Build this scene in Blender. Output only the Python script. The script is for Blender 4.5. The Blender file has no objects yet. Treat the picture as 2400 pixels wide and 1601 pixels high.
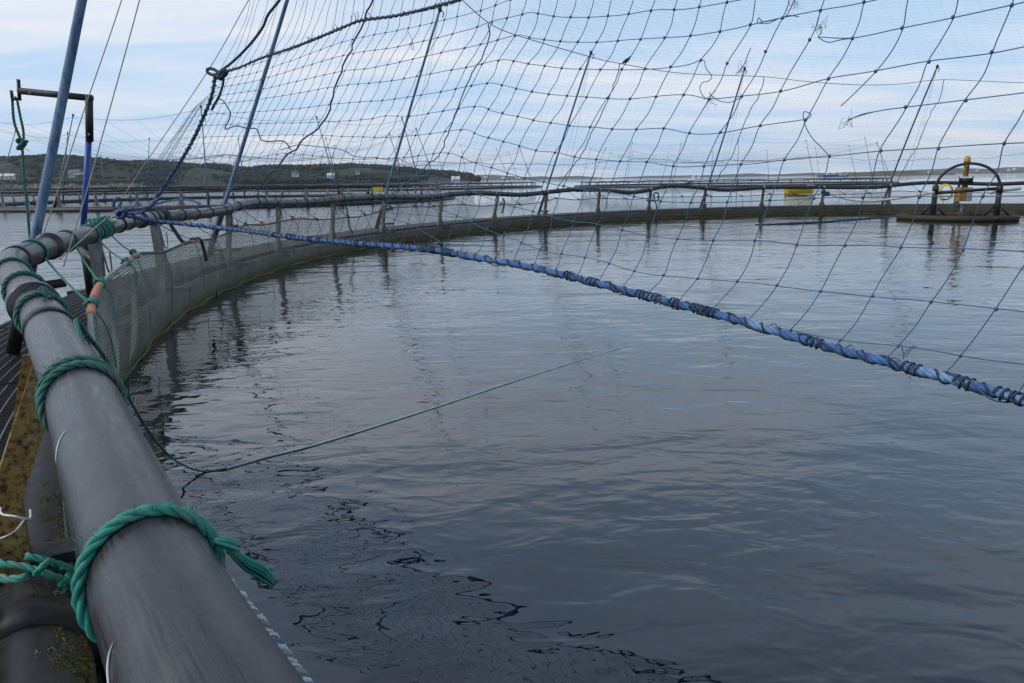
import bpy, math, random
import numpy as np
from mathutils import Vector, Matrix, noise as mnoise
random.seed(7); RNG = np.random.default_rng(7)
S = bpy.context.scene
COL = S.collection
rad = math.radians

# ------------------------------------------------------------------ camera
FPX = 1700.0                       # focal length in photograph pixels (2400 wide)
CAMH = 1.7
HY, HSL = 421.5, -0.0145           # sea horizon: height at x=1200 and slope
_roll = math.atan(HSL)
_hy = (HY - 800.5) * math.cos(_roll)
_pitch = math.atan(-_hy / FPX)
def _dir(X, Y, f):
    c, s = math.cos(-_roll), math.sin(-_roll)
    x, y = c * X - s * Y, s * X + c * Y
    return Vector((x, f * math.cos(_pitch) - y * math.sin(_pitch), -y * math.cos(_pitch) - f * math.sin(_pitch)))
_right, _up, _back = _dir(1, 0, 0), -_dir(0, 1, 0), -_dir(0, 0, 1)
CAM = Vector((0, 0, CAMH))
cd = bpy.data.cameras.new('camera'); cam = bpy.data.objects.new('camera', cd); COL.objects.link(cam)
cam.matrix_world = Matrix(((_right.x, _up.x, _back.x, 0), (_right.y, _up.y, _back.y, 0), (_right.z, _up.z, _back.z, CAMH), (0, 0, 0, 1)))
cd.sensor_width = 36; cd.lens = FPX / 2400 * 36; cd.clip_start = 0.02; cd.clip_end = 40000
S.camera = cam

# ------------------------------------------------------------------ sky and sun
SUN_EL, SUN_AZ = 42.0, -105.0      # azimuth from +Y, clockwise: sun to the left, a little behind
w = bpy.data.worlds.new('World'); S.world = w; w.use_nodes = True
nt = w.node_tree; nt.nodes.clear()
def N(t, tree=None, **k):
    n = (tree or nt).nodes.new(t)
    for a, b in k.items():
        if a.startswith('i_'):
            n.inputs[a[2:].replace('_', ' ')].default_value = b
        else: setattr(n, a, b)
    return n
L = lambda a, b, t=None: (t or nt).links.new(a, b)
sky = N('ShaderNodeTexSky'); sky.sky_type = 'NISHITA'; sky.sun_disc = False
sky.sun_elevation = rad(SUN_EL); sky.sun_rotation = rad(SUN_AZ); sky.air_density = 1.2; sky.dust_density = 2.0
tc = N('ShaderNodeTexCoord'); sx = N('ShaderNodeSeparateXYZ'); L(tc.outputs['Generated'], sx.inputs[0])
zz = N('ShaderNodeMath', operation='ABSOLUTE'); L(sx.outputs['Z'], zz.inputs[0])
za = N('ShaderNodeMath', operation='ADD'); L(zz.outputs[0], za.inputs[0]); za.inputs[1].default_value = 0.10
dx = N('ShaderNodeMath', operation='DIVIDE'); L(sx.outputs['X'], dx.inputs[0]); L(za.outputs[0], dx.inputs[1])
dy = N('ShaderNodeMath', operation='DIVIDE'); L(sx.outputs['Y'], dy.inputs[0]); L(za.outputs[0], dy.inputs[1])
cv = N('ShaderNodeCombineXYZ'); L(dx.outputs[0], cv.inputs[0]); L(dy.outputs[0], cv.inputs[1])
mp = N('ShaderNodeMapping'); mp.inputs['Rotation'].default_value = (0, 0, rad(12)); mp.inputs['Scale'].default_value = (0.45, 1.0, 1); mp.inputs['Location'].default_value = (3.1, 1.7, 0)
L(cv.outputs[0], mp.inputs[0])
n1 = N('ShaderNodeTexNoise', i_Scale=0.75, i_Detail=5.0, i_Roughness=0.48, i_Distortion=0.6); L(mp.outputs[0], n1.inputs['Vector'])
n2 = N('ShaderNodeTexNoise', i_Scale=2.6, i_Detail=5.0, i_Roughness=0.55, i_Distortion=0.3); L(mp.outputs[0], n2.inputs['Vector'])
mx = N('ShaderNodeMath', operation='MULTIPLY_ADD'); L(n2.outputs[0], mx.inputs[0]); mx.inputs[1].default_value = 0.55; L(n1.outputs[0], mx.inputs[2])
r1 = N('ShaderNodeValToRGB'); L(mx.outputs[0], r1.inputs[0])
r1.color_ramp.elements[0].position = 0.66; r1.color_ramp.elements[1].position = 0.97
r1.color_ramp.elements[0].color = (0, 0, 0, 1); r1.color_ramp.elements[1].color = (1, 1, 1, 1)
SK = 10.0
veil = N('ShaderNodeMix', data_type='RGBA'); vf = N('ShaderNodeMapRange'); L(zz.outputs[0], vf.inputs[0]); vf.inputs[1].default_value = 0.12; vf.inputs[2].default_value = 0.75; vf.inputs[3].default_value = 0.92; vf.inputs[4].default_value = 0.08; L(vf.outputs[0], veil.inputs[0])
L(sky.outputs[0], veil.inputs[6]); veil.inputs[7].default_value = (0.42 * SK, 0.575 * SK, 0.775 * SK, 1)
cf = N('ShaderNodeMath', operation='MULTIPLY'); L(r1.outputs[0], cf.inputs[0]); L(vf.outputs[0], cf.inputs[1]); cl = N('ShaderNodeMix', data_type='RGBA'); L(cf.outputs[0], cl.inputs[0]); L(veil.outputs[2], cl.inputs[6]); cl.inputs[7].default_value = (0.71 * SK, 0.715 * SK, 0.74 * SK, 1)
bg = N('ShaderNodeBackground'); bg.inputs['Strength'].default_value = 0.1; L(cl.outputs[2], bg.inputs[0])
wo = N('ShaderNodeOutputWorld'); L(bg.outputs[0], wo.inputs[0])
sl = bpy.data.lights.new('sun', 'SUN'); sl.energy = 1.1; sl.angle = rad(14); sl.color = (1.0, 0.96, 0.9)
so = bpy.data.objects.new('sun', sl); COL.objects.link(so)
_sd = Vector((math.sin(rad(SUN_AZ)) * math.cos(rad(SUN_EL)), math.cos(rad(SUN_AZ)) * math.cos(rad(SUN_EL)), math.sin(rad(SUN_EL))))
so.rotation_euler = _sd.to_track_quat('Z', 'Y').to_euler(); so.location = (-30, -10, 40)
S.view_settings.view_transform = 'Standard'; S.view_settings.look = 'None'
S.view_settings.exposure = 0.38; S.view_settings.gamma = 1.0
S.cycles.max_bounces = 8; S.cycles.transparent_max_bounces = 24; S.cycles.caustics_reflective = False; S.cycles.caustics_refractive = False

# ------------------------------------------------------------------ pixel -> place helpers
def ray(px, py):
    d = _dir(px - 1200, py - 800.5, FPX); return d / d.y
def at(px, py, d): return CAM + ray(px, py) * d                      # d: metres straight ahead
def gz(px, py, z):
    r = ray(px, py); return CAM + r * ((z - CAMH) / r.z)             # on the level z
PC = Vector((15.368, 13.243, 0)); PR = 20.111; A0 = rad(220.752)      # pen centre, radius, bearing of camera
def ringp(a, r, z): t = A0 - rad(a); return Vector((PC.x + math.cos(t) * r, PC.y + math.sin(t) * r, z))
def ang(p): return (math.degrees(A0 - math.atan2(p.y - PC.y, p.x - PC.x)) + 30) % 360 - 30
def cyl(px, py, r):                                                   # far hit of the ray with the upright cylinder r
    d = ray(px, py); m = CAM - PC
    A = d.x * d.x + d.y * d.y; B = m.x * d.x + m.y * d.y; Cc = m.x * m.x + m.y * m.y - r * r
    return CAM + d * ((-B + math.sqrt(max(B * B - A * Cc, 0))) / A)
def interp(x, tab):
    xs = [t[0] for t in tab]; return float(np.interp(x, xs, [t[1] for t in tab]))
def ringcurve(tab, sig):
    """traced (angle, radius, height) -> evenly sampled and softened"""
    a = np.arange(tab[0][0], tab[-1][0], .1); xs = [t_[0] for t_ in tab]
    r = np.interp(a, xs, [t_[1] for t_ in tab]); z = np.interp(a, xs, [t_[2] for t_ in tab])
    k = np.exp(-.5 * (np.arange(-60, 61) * .1 / sig) ** 2); k /= k.sum()
    f = lambda q: np.convolve(np.pad(q, 60, mode='edge'), k, mode='valid')
    return a, f(r), f(z)
def smooth(pts, n=8, closed=False):
    P = [Vector(p) for p in pts]; out = []
    m = len(P)
    for i in range(m if closed else m - 1):
        if closed: p0, p1, p2, p3 = P[i - 1], P[i], P[(i + 1) % m], P[(i + 2) % m]
        else: p0, p1, p2, p3 = P[max(i - 1, 0)], P[i], P[i + 1], P[min(i + 2, m - 1)]
        for k in range(n):
            t = k / n
            out.append(0.5 * ((2 * p1) + (p2 - p0) * t + (2 * p0 - 5 * p1 + 4 * p2 - p3) * t * t + (3 * p1 - p0 - 3 * p2 + p3) * t ** 3))
    if not closed: out.append(P[-1])
    return out

# ------------------------------------------------------------------ mesh builder
class MB:
    def __init__(s): s.v = []; s.f = []; s.uv = []; s.n = 0
    def add(s, v, f, uv=None):
        v = np.asarray(v, float)
        s.v.append(v); s.f += [tuple(i + s.n for i in q) for q in f]; s.n += len(v)
        s.uv.append(np.zeros((len(v), 2)) if uv is None else np.asarray(uv, float)); return s
    def tube(s, path, r, sides=8, closed=False, caps=True, flat=None):
        P = np.array([tuple(p) for p in path], float); n = len(P)
        T = np.roll(P, -1, 0) - np.roll(P, 1, 0) if closed else np.gradient(P, axis=0)
        T /= np.maximum(np.linalg.norm(T, axis=1), 1e-9)[:, None]
        up = np.array([0, 0, 1.0]) if abs(T[0, 2]) < 0.9 else np.array([1.0, 0, 0])
        U = np.zeros_like(P); u = up - T[0] * (up @ T[0]); u /= np.linalg.norm(u)
        for i in range(n):
            u = u - T[i] * (u @ T[i]); u /= max(np.linalg.norm(u), 1e-9); U[i] = u
        if closed: U = up - T * (T @ up)[:, None]; U /= np.maximum(np.linalg.norm(U, axis=1), 1e-9)[:, None]
        W = np.cross(T, U)
        R = np.broadcast_to(np.asarray(r, float), (n,))
        th = np.arange(sides) / sides * 2 * np.pi
        V = P[:, None] + R[:, None, None] * (np.cos(th)[None, :, None] * U[:, None] + np.sin(th)[None, :, None] * W[:, None])
        ln = np.r_[0, np.cumsum(np.linalg.norm(np.diff(P, axis=0), axis=1))]
        uv = np.stack([np.repeat(ln, sides), np.tile(np.arange(sides) / sides, n)], 1)
        F = []
        for i in range(n if closed else n - 1):
            a, b = i * sides, ((i + 1) % n) * sides
            for k in range(sides):
                k2 = (k + 1) % sides; F.append((a + k, a + k2, b + k2, b + k))
        if caps and not closed:
            F.append(tuple(reversed(range(sides)))); F.append(tuple(range((n - 1) * sides, n * sides)))
        return s.add(V.reshape(-1, 3), F, uv)
    def rope(s, path, r, pitch=None, strands=3, sides=6, step=None):
        """laid rope: strands twisted round the path"""
        r1_ = r[1] if isinstance(r, tuple) else None; r = r[0] if isinstance(r, tuple) else r
        pitch = pitch or r * 9; step = step or pitch / 9
        P = np.array([tuple(p) for p in path], float)
        ln = np.r_[0, np.cumsum(np.linalg.norm(np.diff(P, axis=0), axis=1))]
        m = max(3, int(ln[-1] / step)); q = np.linspace(0, ln[-1], m)
        C = np.stack([np.interp(q, ln, P[:, k]) for k in range(3)], 1)
        T = np.gradient(C, axis=0); T /= np.maximum(np.linalg.norm(T, axis=1), 1e-9)[:, None]
        up = np.array([0, 0, 1.0]) if abs(T[0, 2]) < 0.9 else np.array([1.0, 0, 0]); u = up
        U = np.zeros_like(C)
        for i in range(m):
            u = u - T[i] * (u @ T[i]); u /= max(np.linalg.norm(u), 1e-9); U[i] = u
        W = np.cross(T, U)
        for k in range(strands):
            ph = q / pitch * 2 * np.pi + k * 2 * np.pi / strands
            rv = np.full(m, r) if r1_ is None else np.linspace(r, r1_, m)
            s.tube(C + (rv * 0.5)[:, None] * (np.cos(ph)[:, None] * U + np.sin(ph)[:, None] * W), rv * 0.56, sides)
        return s
    def box(s, c, sz, M=None, bevel=0.0):
        x, y, z = [k / 2 for k in sz]
        V = [(-x, -y, -z), (x, -y, -z), (x, y, -z), (-x, y, -z), (-x, -y, z), (x, -y, z), (x, y, z), (-x, y, z)]
        V = [Vector(v) for v in V]
        if M is not None: V = [M @ v for v in V]
        V = [tuple(v + Vector(c)) for v in V]
        return s.add(V, [(0, 3, 2, 1), (4, 5, 6, 7), (0, 1, 5, 4), (1, 2, 6, 5), (2, 3, 7, 6), (3, 0, 4, 7)])
    def prism(s, poly, axis_u, axis_v, origin, depth_vec):
        """flat outline extruded by depth_vec"""
        o = Vector(origin); n = len(poly); D = Vector(depth_vec)
        a = [o + Vector(axis_u) * p[0] + Vector(axis_v) * p[1] for p in poly]
        return s.add([tuple(p) for p in a] + [tuple(p + D) for p in a],
                     [tuple(reversed(range(n))), tuple(range(n, 2 * n))] + [(i, (i + 1) % n, n + (i + 1) % n, n + i) for i in range(n)])
    def lathe(s, c, prof, sides=16, axis=None):
        M = Matrix.Identity(3) if axis is None else Vector(axis).to_track_quat('Z', 'Y').to_matrix()
        V = []; 
        for r, z in prof:
            for k in range(sides):
                t = 2 * math.pi * k / sides
                V.append(tuple(Vector(c) + M @ Vector((r * math.cos(t), r * math.sin(t), z))))
        F = [(i * sides + k, i * sides + (k + 1) % sides, (i + 1) * sides + (k + 1) % sides, (i + 1) * sides + k) for i in range(len(prof) - 1) for k in range(sides)]
        F += [tuple(reversed(range(sides))), tuple(range((len(prof) - 1) * sides, len(prof) * sides))]
        return s.add(V, F)
    def ball(s, c, r, sc=(1, 1, 1), seg=8, rings=6, M=None):
        V = []; 
        for i in range(rings + 1):
            ph = math.pi * i / rings
            for k in range(seg):
                t = 2 * math.pi * k / seg
                v = Vector((math.sin(ph) * math.cos(t) * r * sc[0], math.sin(ph) * math.sin(t) * r * sc[1], math.cos(ph) * r * sc[2]))
                if M is not None: v = M @ v
                V.append(tuple(v + Vector(c)))
        return s.add(V, [(i * seg + k, (i + 1) * seg + k, (i + 1) * seg + (k + 1) % seg, i * seg + (k + 1) % seg) for i in range(rings) for k in range(seg)])
    def mesh(s, name, mat, smooth=True):
        me = bpy.data.meshes.new(name); V = np.concatenate(s.v); me.from_pydata(V.tolist(), [], s.f)
        UV = np.concatenate(s.uv); ul = me.uv_layers.new(name='UVMap')
        idx = np.zeros(len(me.loops), dtype=np.int32); me.loops.foreach_get('vertex_index', idx)
        ul.data.foreach_set('uv', UV[idx].astype(np.float32).ravel())
        if smooth: me.polygons.foreach_set('use_smooth', [True] * len(me.polygons))
        if mat: me.materials.append(mat)
        me.update(); return me

def tag(o, label=None, cat=None, group=None, kind=None):
    if label: o['label'] = label
    if cat: o['category'] = cat
    if group: o['group'] = group
    if kind: o['kind'] = kind
    return o
def thing(name, loc, label, cat, group=None, kind=None):
    o = bpy.data.objects.new(name, None); COL.objects.link(o); o.location = loc; o.empty_display_size = 0.2
    return tag(o, label, cat, group, kind)
def wloc(o):
    v = Vector(o.location)
    while o.parent: o = o.parent; v += Vector(o.location)
    return v
def part(name, mb, mat, parent=None, smooth=True, kind=None, label=None):
    """mesh built in world coordinates, hung under parent"""
    me = mb.mesh(name, mat, smooth); o = bpy.data.objects.new(name, me); COL.objects.link(o)
    if parent is not None:
        o.parent = parent
        off = wloc(parent)
        me.transform(Matrix.Translation(-off))
    else:                                                             # put the origin at the thing's base
        bb = np.array([v.co[:] for v in me.vertices]); c = Vector((*(bb[:, :2].mean(0)), bb[:, 2].min()))
        me.transform(Matrix.Translation(-c)); o.location = c
    if kind: o['kind'] = kind
    if label: o['label'] = label
    return o
def copy_tree(o, parent=None):
    c = o.copy(); COL.objects.link(c); c.parent = parent
    for ch in o.children: copy_tree(ch, c)
    return c

# ------------------------------------------------------------------ materials
def mat(name, base, rough=0.6, metal=0.0, spec=0.5):
    m = bpy.data.materials.new(name); m.use_nodes = True; t = m.node_tree
    b = t.nodes['Principled BSDF']; b.inputs['Base Color'].default_value = (*base, 1); b.inputs['Roughness'].default_value = rough
    b.inputs['Metallic'].default_value = metal; b.inputs['Specular IOR Level'].default_value = spec
    return m, t, b
def noisy(name, c1, c2, scale=8, rough=(0.5, 0.75), stretch=(1, 1, 1), metal=0.0, bump=0.0, lo=0.35, hi=0.65, coord='Object', c3=None, s3=3, lo3=.55, hi3=.65, detail=6):
    m, t, b = mat(name, c1, rough[0], metal)
    tcn = N('ShaderNodeTexCoord', t); mpn = N('ShaderNodeMapping', t); mpn.inputs['Scale'].default_value = stretch
    if coord == 'World':
        g = N('ShaderNodeNewGeometry', t); L(g.outputs['Position'], mpn.inputs[0], t)
    else: L(tcn.outputs[coord], mpn.inputs[0], t)
    nz = N('ShaderNodeTexNoise', t, i_Scale=scale, i_Detail=detail, i_Roughness=0.62); L(mpn.outputs[0], nz.inputs['Vector'], t)
    rp = N('ShaderNodeValToRGB', t); L(nz.outputs[0], rp.inputs[0], t)
    rp.color_ramp.elements[0].position = lo; rp.color_ramp.elements[1].position = hi
    rp.color_ramp.elements[0].color = (*c1, 1); rp.color_ramp.elements[1].color = (*c2, 1)
    out = rp.outputs[0]
    if c3:
        z3 = N('ShaderNodeTexNoise', t, i_Scale=s3, i_Detail=8.0, i_Roughness=0.7); L(mpn.outputs[0], z3.inputs['Vector'], t)
        q3 = N('ShaderNodeMapRange', t); L(z3.outputs[0], q3.inputs[0], t); q3.inputs[1].default_value = lo3; q3.inputs[2].default_value = hi3
        mm = N('ShaderNodeMix', t, data_type='RGBA'); L(q3.outputs[0], mm.inputs[0], t); L(out, mm.inputs[6], t); mm.inputs[7].default_value = (*c3, 1); out = mm.outputs[2]
    L(out, b.inputs['Base Color'], t)
    mr = N('ShaderNodeMapRange', t); L(nz.outputs[0], mr.inputs[0], t); mr.inputs[1].default_value = lo; mr.inputs[2].default_value = hi
    mr.inputs[3].default_value = rough[0]; mr.inputs[4].default_value = rough[1]; L(mr.outputs[0], b.inputs['Roughness'], t)
    if bump:
        bp = N('ShaderNodeBump', t, i_Distance=bump, i_Strength=0.8); L(nz.outputs[0], bp.inputs['Height'], t); L(bp.outputs[0], b.inputs['Normal'], t)
    return m, t, b
M = {}
# black polyethylene rail: greyed by sun, long scratches and scuffs round the pipe
m, t, b = mat('rail_polyethylene', (0.03, 0.031, 0.034), 0.42); M['rail'] = m; b.inputs['Specular IOR Level'].default_value = 0.62
uv = N('ShaderNodeTexCoord', t)
def uvnoise(sc, scale, det, rgh=0.6):
    q = N('ShaderNodeMapping', t); q.inputs['Scale'].default_value = sc; L(uv.outputs['UV'], q.inputs[0], t)
    z = N('ShaderNodeTexNoise', t, i_Scale=scale, i_Detail=det, i_Roughness=rgh); L(q.outputs[0], z.inputs['Vector'], t); return z
za_, zb_, zc_ = uvnoise((1.5, 14, 1), 6, 6), uvnoise((60, 3, 1), 4, 4), uvnoise((4, 3, 1), 2.2, 5)
ra = N('ShaderNodeValToRGB', t); L(za_.outputs[0], ra.inputs[0], t); ra.color_ramp.elements[0].position = 0.42; ra.color_ramp.elements[1].position = 0.58
ra.color_ramp.elements[0].color = (0.012, 0.0125, 0.014, 1); ra.color_ramp.elements[1].color = (0.036, 0.038, 0.042, 1)
rb = N('ShaderNodeMapRange', t); L(zb_.outputs[0], rb.inputs[0], t); rb.inputs[1].default_value = 0.54; rb.inputs[2].default_value = 0.63; rb.inputs[4].default_value = 0.8
mb_ = N('ShaderNodeMix', t, data_type='RGBA'); L(rb.outputs[0], mb_.inputs[0], t); L(ra.outputs[0], mb_.inputs[6], t); mb_.inputs[7].default_value = (0.010, 0.010, 0.011, 1)
rc = N('ShaderNodeMapRange', t); L(zc_.outputs[0], rc.inputs[0], t); rc.inputs[1].default_value = 0.5; rc.inputs[2].default_value = 0.75; rc.inputs[4].default_value = 0.55
mc_ = N('ShaderNodeMix', t, data_type='RGBA'); L(rc.outputs[0], mc_.inputs[0], t); L(mb_.outputs[2], mc_.inputs[6], t); mc_.inputs[7].default_value = (0.062, 0.066, 0.072, 1)
zd_ = uvnoise((.5, 60, 1), 5, 3); rd = N('ShaderNodeMapRange', t); L(zd_.outputs[0], rd.inputs[0], t); rd.inputs[1].default_value = 0.66; rd.inputs[2].default_value = 0.70; rd.inputs[4].default_value = 0.9
md_ = N('ShaderNodeMix', t, data_type='RGBA'); L(rd.outputs[0], md_.inputs[0], t); L(mc_.outputs[2], md_.inputs[6], t); md_.inputs[7].default_value = (0.012, 0.012, 0.013, 1)
ze_ = uvnoise((60, 30, 1), 3, 2); re_ = N('ShaderNodeMapRange', t); L(ze_.outputs[0], re_.inputs[0], t); re_.inputs[1].default_value = 0.74; re_.inputs[2].default_value = 0.77; re_.inputs[4].default_value = 0.8
me_ = N('ShaderNodeMix', t, data_type='RGBA'); L(re_.outputs[0], me_.inputs[0], t); L(md_.outputs[2], me_.inputs[6], t); me_.inputs[7].default_value = (0.35, 0.36, 0.36, 1)
L(me_.outputs[2], b.inputs['Base Color'], t)
rr = N('ShaderNodeMapRange', t); L(za_.outputs[0], rr.inputs[0], t); rr.inputs[1].default_value = 0.3; rr.inputs[2].default_value = 0.7; rr.inputs[3].default_value = 0.22; rr.inputs[4].default_value = 0.44; L(rr.outputs[0], b.inputs['Roughness'], t)
bp = N('ShaderNodeBump', t, i_Distance=0.004, i_Strength=0.9); L(mb_.outputs[2], bp.inputs['Height'], t); L(bp.outputs[0], b.inputs['Normal'], t)

M['black'], _, _ = noisy('black_plastic', (0.008, 0.008, 0.009), (0.018, 0.018, 0.02), 14, (0.4, 0.65), bump=0.001)
M['galv'], _, _ = noisy('galvanised_steel', (0.13, 0.135, 0.14), (0.27, 0.275, 0.28), 10, (0.4, 0.62), metal=0.35, bump=0.001, c3=(0.16, 0.13, 0.09), s3=4, lo3=.56, hi3=.72)
M['rust'], _, _ = noisy('rusty_steel', (0.30, 0.155, 0.03), (0.30, 0.235, 0.09), 14, (0.7, 0.9), bump=0.004, coord='World', c3=(0.055, 0.022, 0.010), s3=38, lo3=.46, hi3=.62)
M['steelrod'], _, _ = noisy('worn_steel_rod', (0.16, 0.15, 0.14), (0.30, 0.29, 0.28), 20, (0.4, 0.6), metal=0.5)
M['green'], _, _ = noisy('green_polypropylene', (0.012, 0.10, 0.078), (0.035, 0.22, 0.17), 40, (0.65, 0.9), bump=0.002, c3=(0.13, 0.17, 0.145), s3=11, lo3=.42, hi3=.75)
M['greenb'], _, _ = noisy('bright_green_rope', (0.010, 0.19, 0.145), (0.03, 0.33, 0.25), 40, (0.6, 0.85), bump=0.002, c3=(0.18, 0.24, 0.20), s3=12, lo3=.45, hi3=.75)
M['dkgreen'], _, _ = noisy('dark_green_rope', (0.006, 0.03, 0.022), (0.02, 0.07, 0.05), 20, (0.6, 0.8))
M['lrope'], _, _ = noisy('pale_blue_rope', (0.022, 0.085, 0.25), (0.085, 0.20, 0.43), 22, (0.6, 0.85), bump=.002, c3=(0.19, 0.32, 0.52), s3=5)
M['drope'], _, _ = noisy('navy_rope', (0.012, 0.024, 0.048), (0.04, 0.068, 0.115), 18, (0.6, 0.8))
M['mrope'], _, _ = noisy('blue_rope', (0.03, 0.07, 0.19), (0.10, 0.19, 0.40), 24, (0.55, 0.8), c3=(0.012, 0.018, 0.03), s3=30, lo3=.5, hi3=.55)
M['twine'], _, _ = noisy('navy_net_twine', (0.025, 0.07, 0.14), (0.07, 0.15, 0.27), 7, (0.5, 0.75))
M['fine'], _, _ = noisy('fine_net_twine', (0.05, 0.085, 0.14), (0.09, 0.13, 0.19), 3, (0.6, 0.8))
M['hoist'], _, _ = noisy('beige_line', (0.34, 0.31, 0.26), (0.46, 0.42, 0.36), 9, (0.7, 0.9))
M['whitetw'], _, _ = noisy('white_twine', (0.55, 0.56, 0.55), (0.75, 0.76, 0.76), 30, (0.6, 0.8))
M['palerope'], _, _ = noisy('pale_grey_green_rope', (0.20, 0.24, 0.20), (0.36, 0.40, 0.36), 14, (0.7, 0.9), bump=.002)
M['paleline'], _, _ = noisy('wet_pale_green_line', (0.34, 0.54, 0.51), (0.56, 0.70, 0.68), 9, (0.4, 0.6))
M['capyel'], _, _ = noisy('ochre_cap', (0.36, 0.22, 0.01), (0.50, 0.34, 0.02), 6, (0.4, 0.6))
M['galvold'], _, _ = noisy('weathered_brown_steel', (0.07, 0.062, 0.054), (0.17, 0.155, 0.14), 10, (0.5, 0.7), metal=0.2, c3=(0.12, 0.06, 0.03), s3=4, lo3=.56, hi3=.72)
M['pole'], _, _ = noisy('faded_blue_pole', (0.06, 0.135, 0.25), (0.16, 0.25, 0.35), 2.2, (0.35, 0.55), stretch=(3, 3, 1), bump=0.0008, c3=(0.03, 0.085, 0.22), s3=5, lo3=.5, hi3=.62)
M['mast'], _, _ = noisy('blue_mast_paint', (0.006, 0.065, 0.30), (0.012, 0.09, 0.36), 5, (0.35, 0.5), c3=(0.05, 0.1, 0.25), s3=30, lo3=.62, hi3=.68)
M['orange'], _, _ = noisy('faded_orange_hose', (0.42, 0.15, 0.075), (0.55, 0.24, 0.14), 12, (0.5, 0.7))
M['headrope'], _, _ = noisy('weathered_head_rope', (0.09, 0.07, 0.05), (0.20, 0.18, 0.15), 9, (0.7, 0.9), c3=(0.2, 0.1, 0.06), s3=4)
M['algae'], _, _ = noisy('algae_rope', (0.03, 0.028, 0.010), (0.15, 0.13, 0.05), 5, (0.5, 0.8), coord='World', bump=0.01)
M['yellow'], _, _ = noisy('yellow_paint', (0.62, 0.42, 0.01), (0.72, 0.52, 0.03), 4, (0.35, 0.5))
M['oryellow'], _, _ = noisy('orange_yellow_shell', (0.34, 0.17, 0.015), (0.44, 0.26, 0.03), 6, (0.4, 0.6), c3=(0.3, 0.27, 0.16), s3=3)
M['white'], _, _ = noisy('white_paint', (0.62, 0.63, 0.63), (0.78, 0.78, 0.77), 3, (0.4, 0.6))
M['greywhite'], _, _ = noisy('grey_white_pipe', (0.40, 0.38, 0.36), (0.60, 0.59, 0.57), 3, (0.4, 0.6), coord='World')
M['bluehull'], _, _ = noisy('blue_hull_paint', (0.02, 0.09, 0.32), (0.03, 0.13, 0.4), 0.2, (0.4, 0.6))
M['roof'], _, _ = noisy('slate_roof', (0.10, 0.10, 0.11), (0.2, 0.2, 0.21), 0.3, (0.7, 0.9))
M['glass'], _, _ = mat('dark_glass', (0.02, 0.025, 0.03), 0.08)
M['feather'], _, _ = noisy('dark_feathers', (0.008, 0.008, 0.01), (0.02, 0.02, 0.022), 30, (0.5, 0.8))
M['gwhite'], _, _ = noisy('white_feathers', (0.65, 0.65, 0.65), (0.8, 0.8, 0.8), 20, (0.7, 0.9))
M['ggrey'], _, _ = noisy('grey_feathers', (0.18, 0.18, 0.19), (0.27, 0.27, 0.28), 20, (0.7, 0.9))
M['bill'], _, _ = mat('yellow_bill', (0.6, 0.35, 0.02), 0.5)
# floats: black pipe with a weed line near the water, salt streaks above
def floatmat(name, weed_lo, weed_hi, near=False):
    m, t, b = noisy(name, (0.011, 0.012, 0.014), (0.035, 0.035, 0.034), 5, (0.4, 0.7), coord='World', c3=(0.16, 0.155, 0.14), s3=34, lo3=.66, hi3=.74, bump=0.002)
    src = b.inputs['Base Color'].links[0].from_socket
    g = N('ShaderNodeNewGeometry', t); sp = N('ShaderNodeSeparateXYZ', t); L(g.outputs['Position'], sp.inputs[0], t)
    nz = N('ShaderNodeTexNoise', t, i_Scale=6.0, i_Detail=6.0); L(g.outputs['Position'], nz.inputs['Vector'], t)
    ad = N('ShaderNodeMath', t, operation='MULTIPLY_ADD'); L(nz.outputs[0], ad.inputs[0], t); ad.inputs[1].default_value = 0.14; L(sp.outputs['Z'], ad.inputs[2], t)
    r = N('ShaderNodeMapRange', t); L(ad.outputs[0], r.inputs[0], t); r.inputs[1].default_value = weed_hi; r.inputs[2].default_value = weed_lo
    nz2 = N('ShaderNodeTexNoise', t, i_Scale=22.0, i_Detail=4.0); L(g.outputs['Position'], nz2.inputs['Vector'], t)
    rp = N('ShaderNodeValToRGB', t); L(nz2.outputs[0], rp.inputs[0], t); rp.color_ramp.elements[0].position = .35; rp.color_ramp.elements[1].position = .65
    rp.color_ramp.elements[0].color = (0.028, 0.032, 0.007, 1); rp.color_ramp.elements[1].color = (0.15, 0.12, 0.03, 1)
    mm = N('ShaderNodeMix', t, data_type='RGBA'); L(r.outputs[0], mm.inputs[0], t); L(src, mm.inputs[6], t); L(rp.outputs[0], mm.inputs[7], t); L(mm.outputs[2], b.inputs['Base Color'], t)
    return m
M['float'] = floatmat('float_pipe_weedy', 0.16, 0.27)
M['floatfar'] = floatmat('float_pipe_far', 0.0, 0.06)
M['deck'], _, _ = noisy('walkway_grit', (0.035, 0.03, 0.026), (0.085, 0.07, 0.058), 6, (0.75, 0.95), coord='World', bump=0.006)
M['grate'], _, _ = noisy('walkway_grating_plastic', (0.012, 0.012, 0.013), (0.04, 0.038, 0.034), 9, (0.4, 0.7), coord='World')
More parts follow.
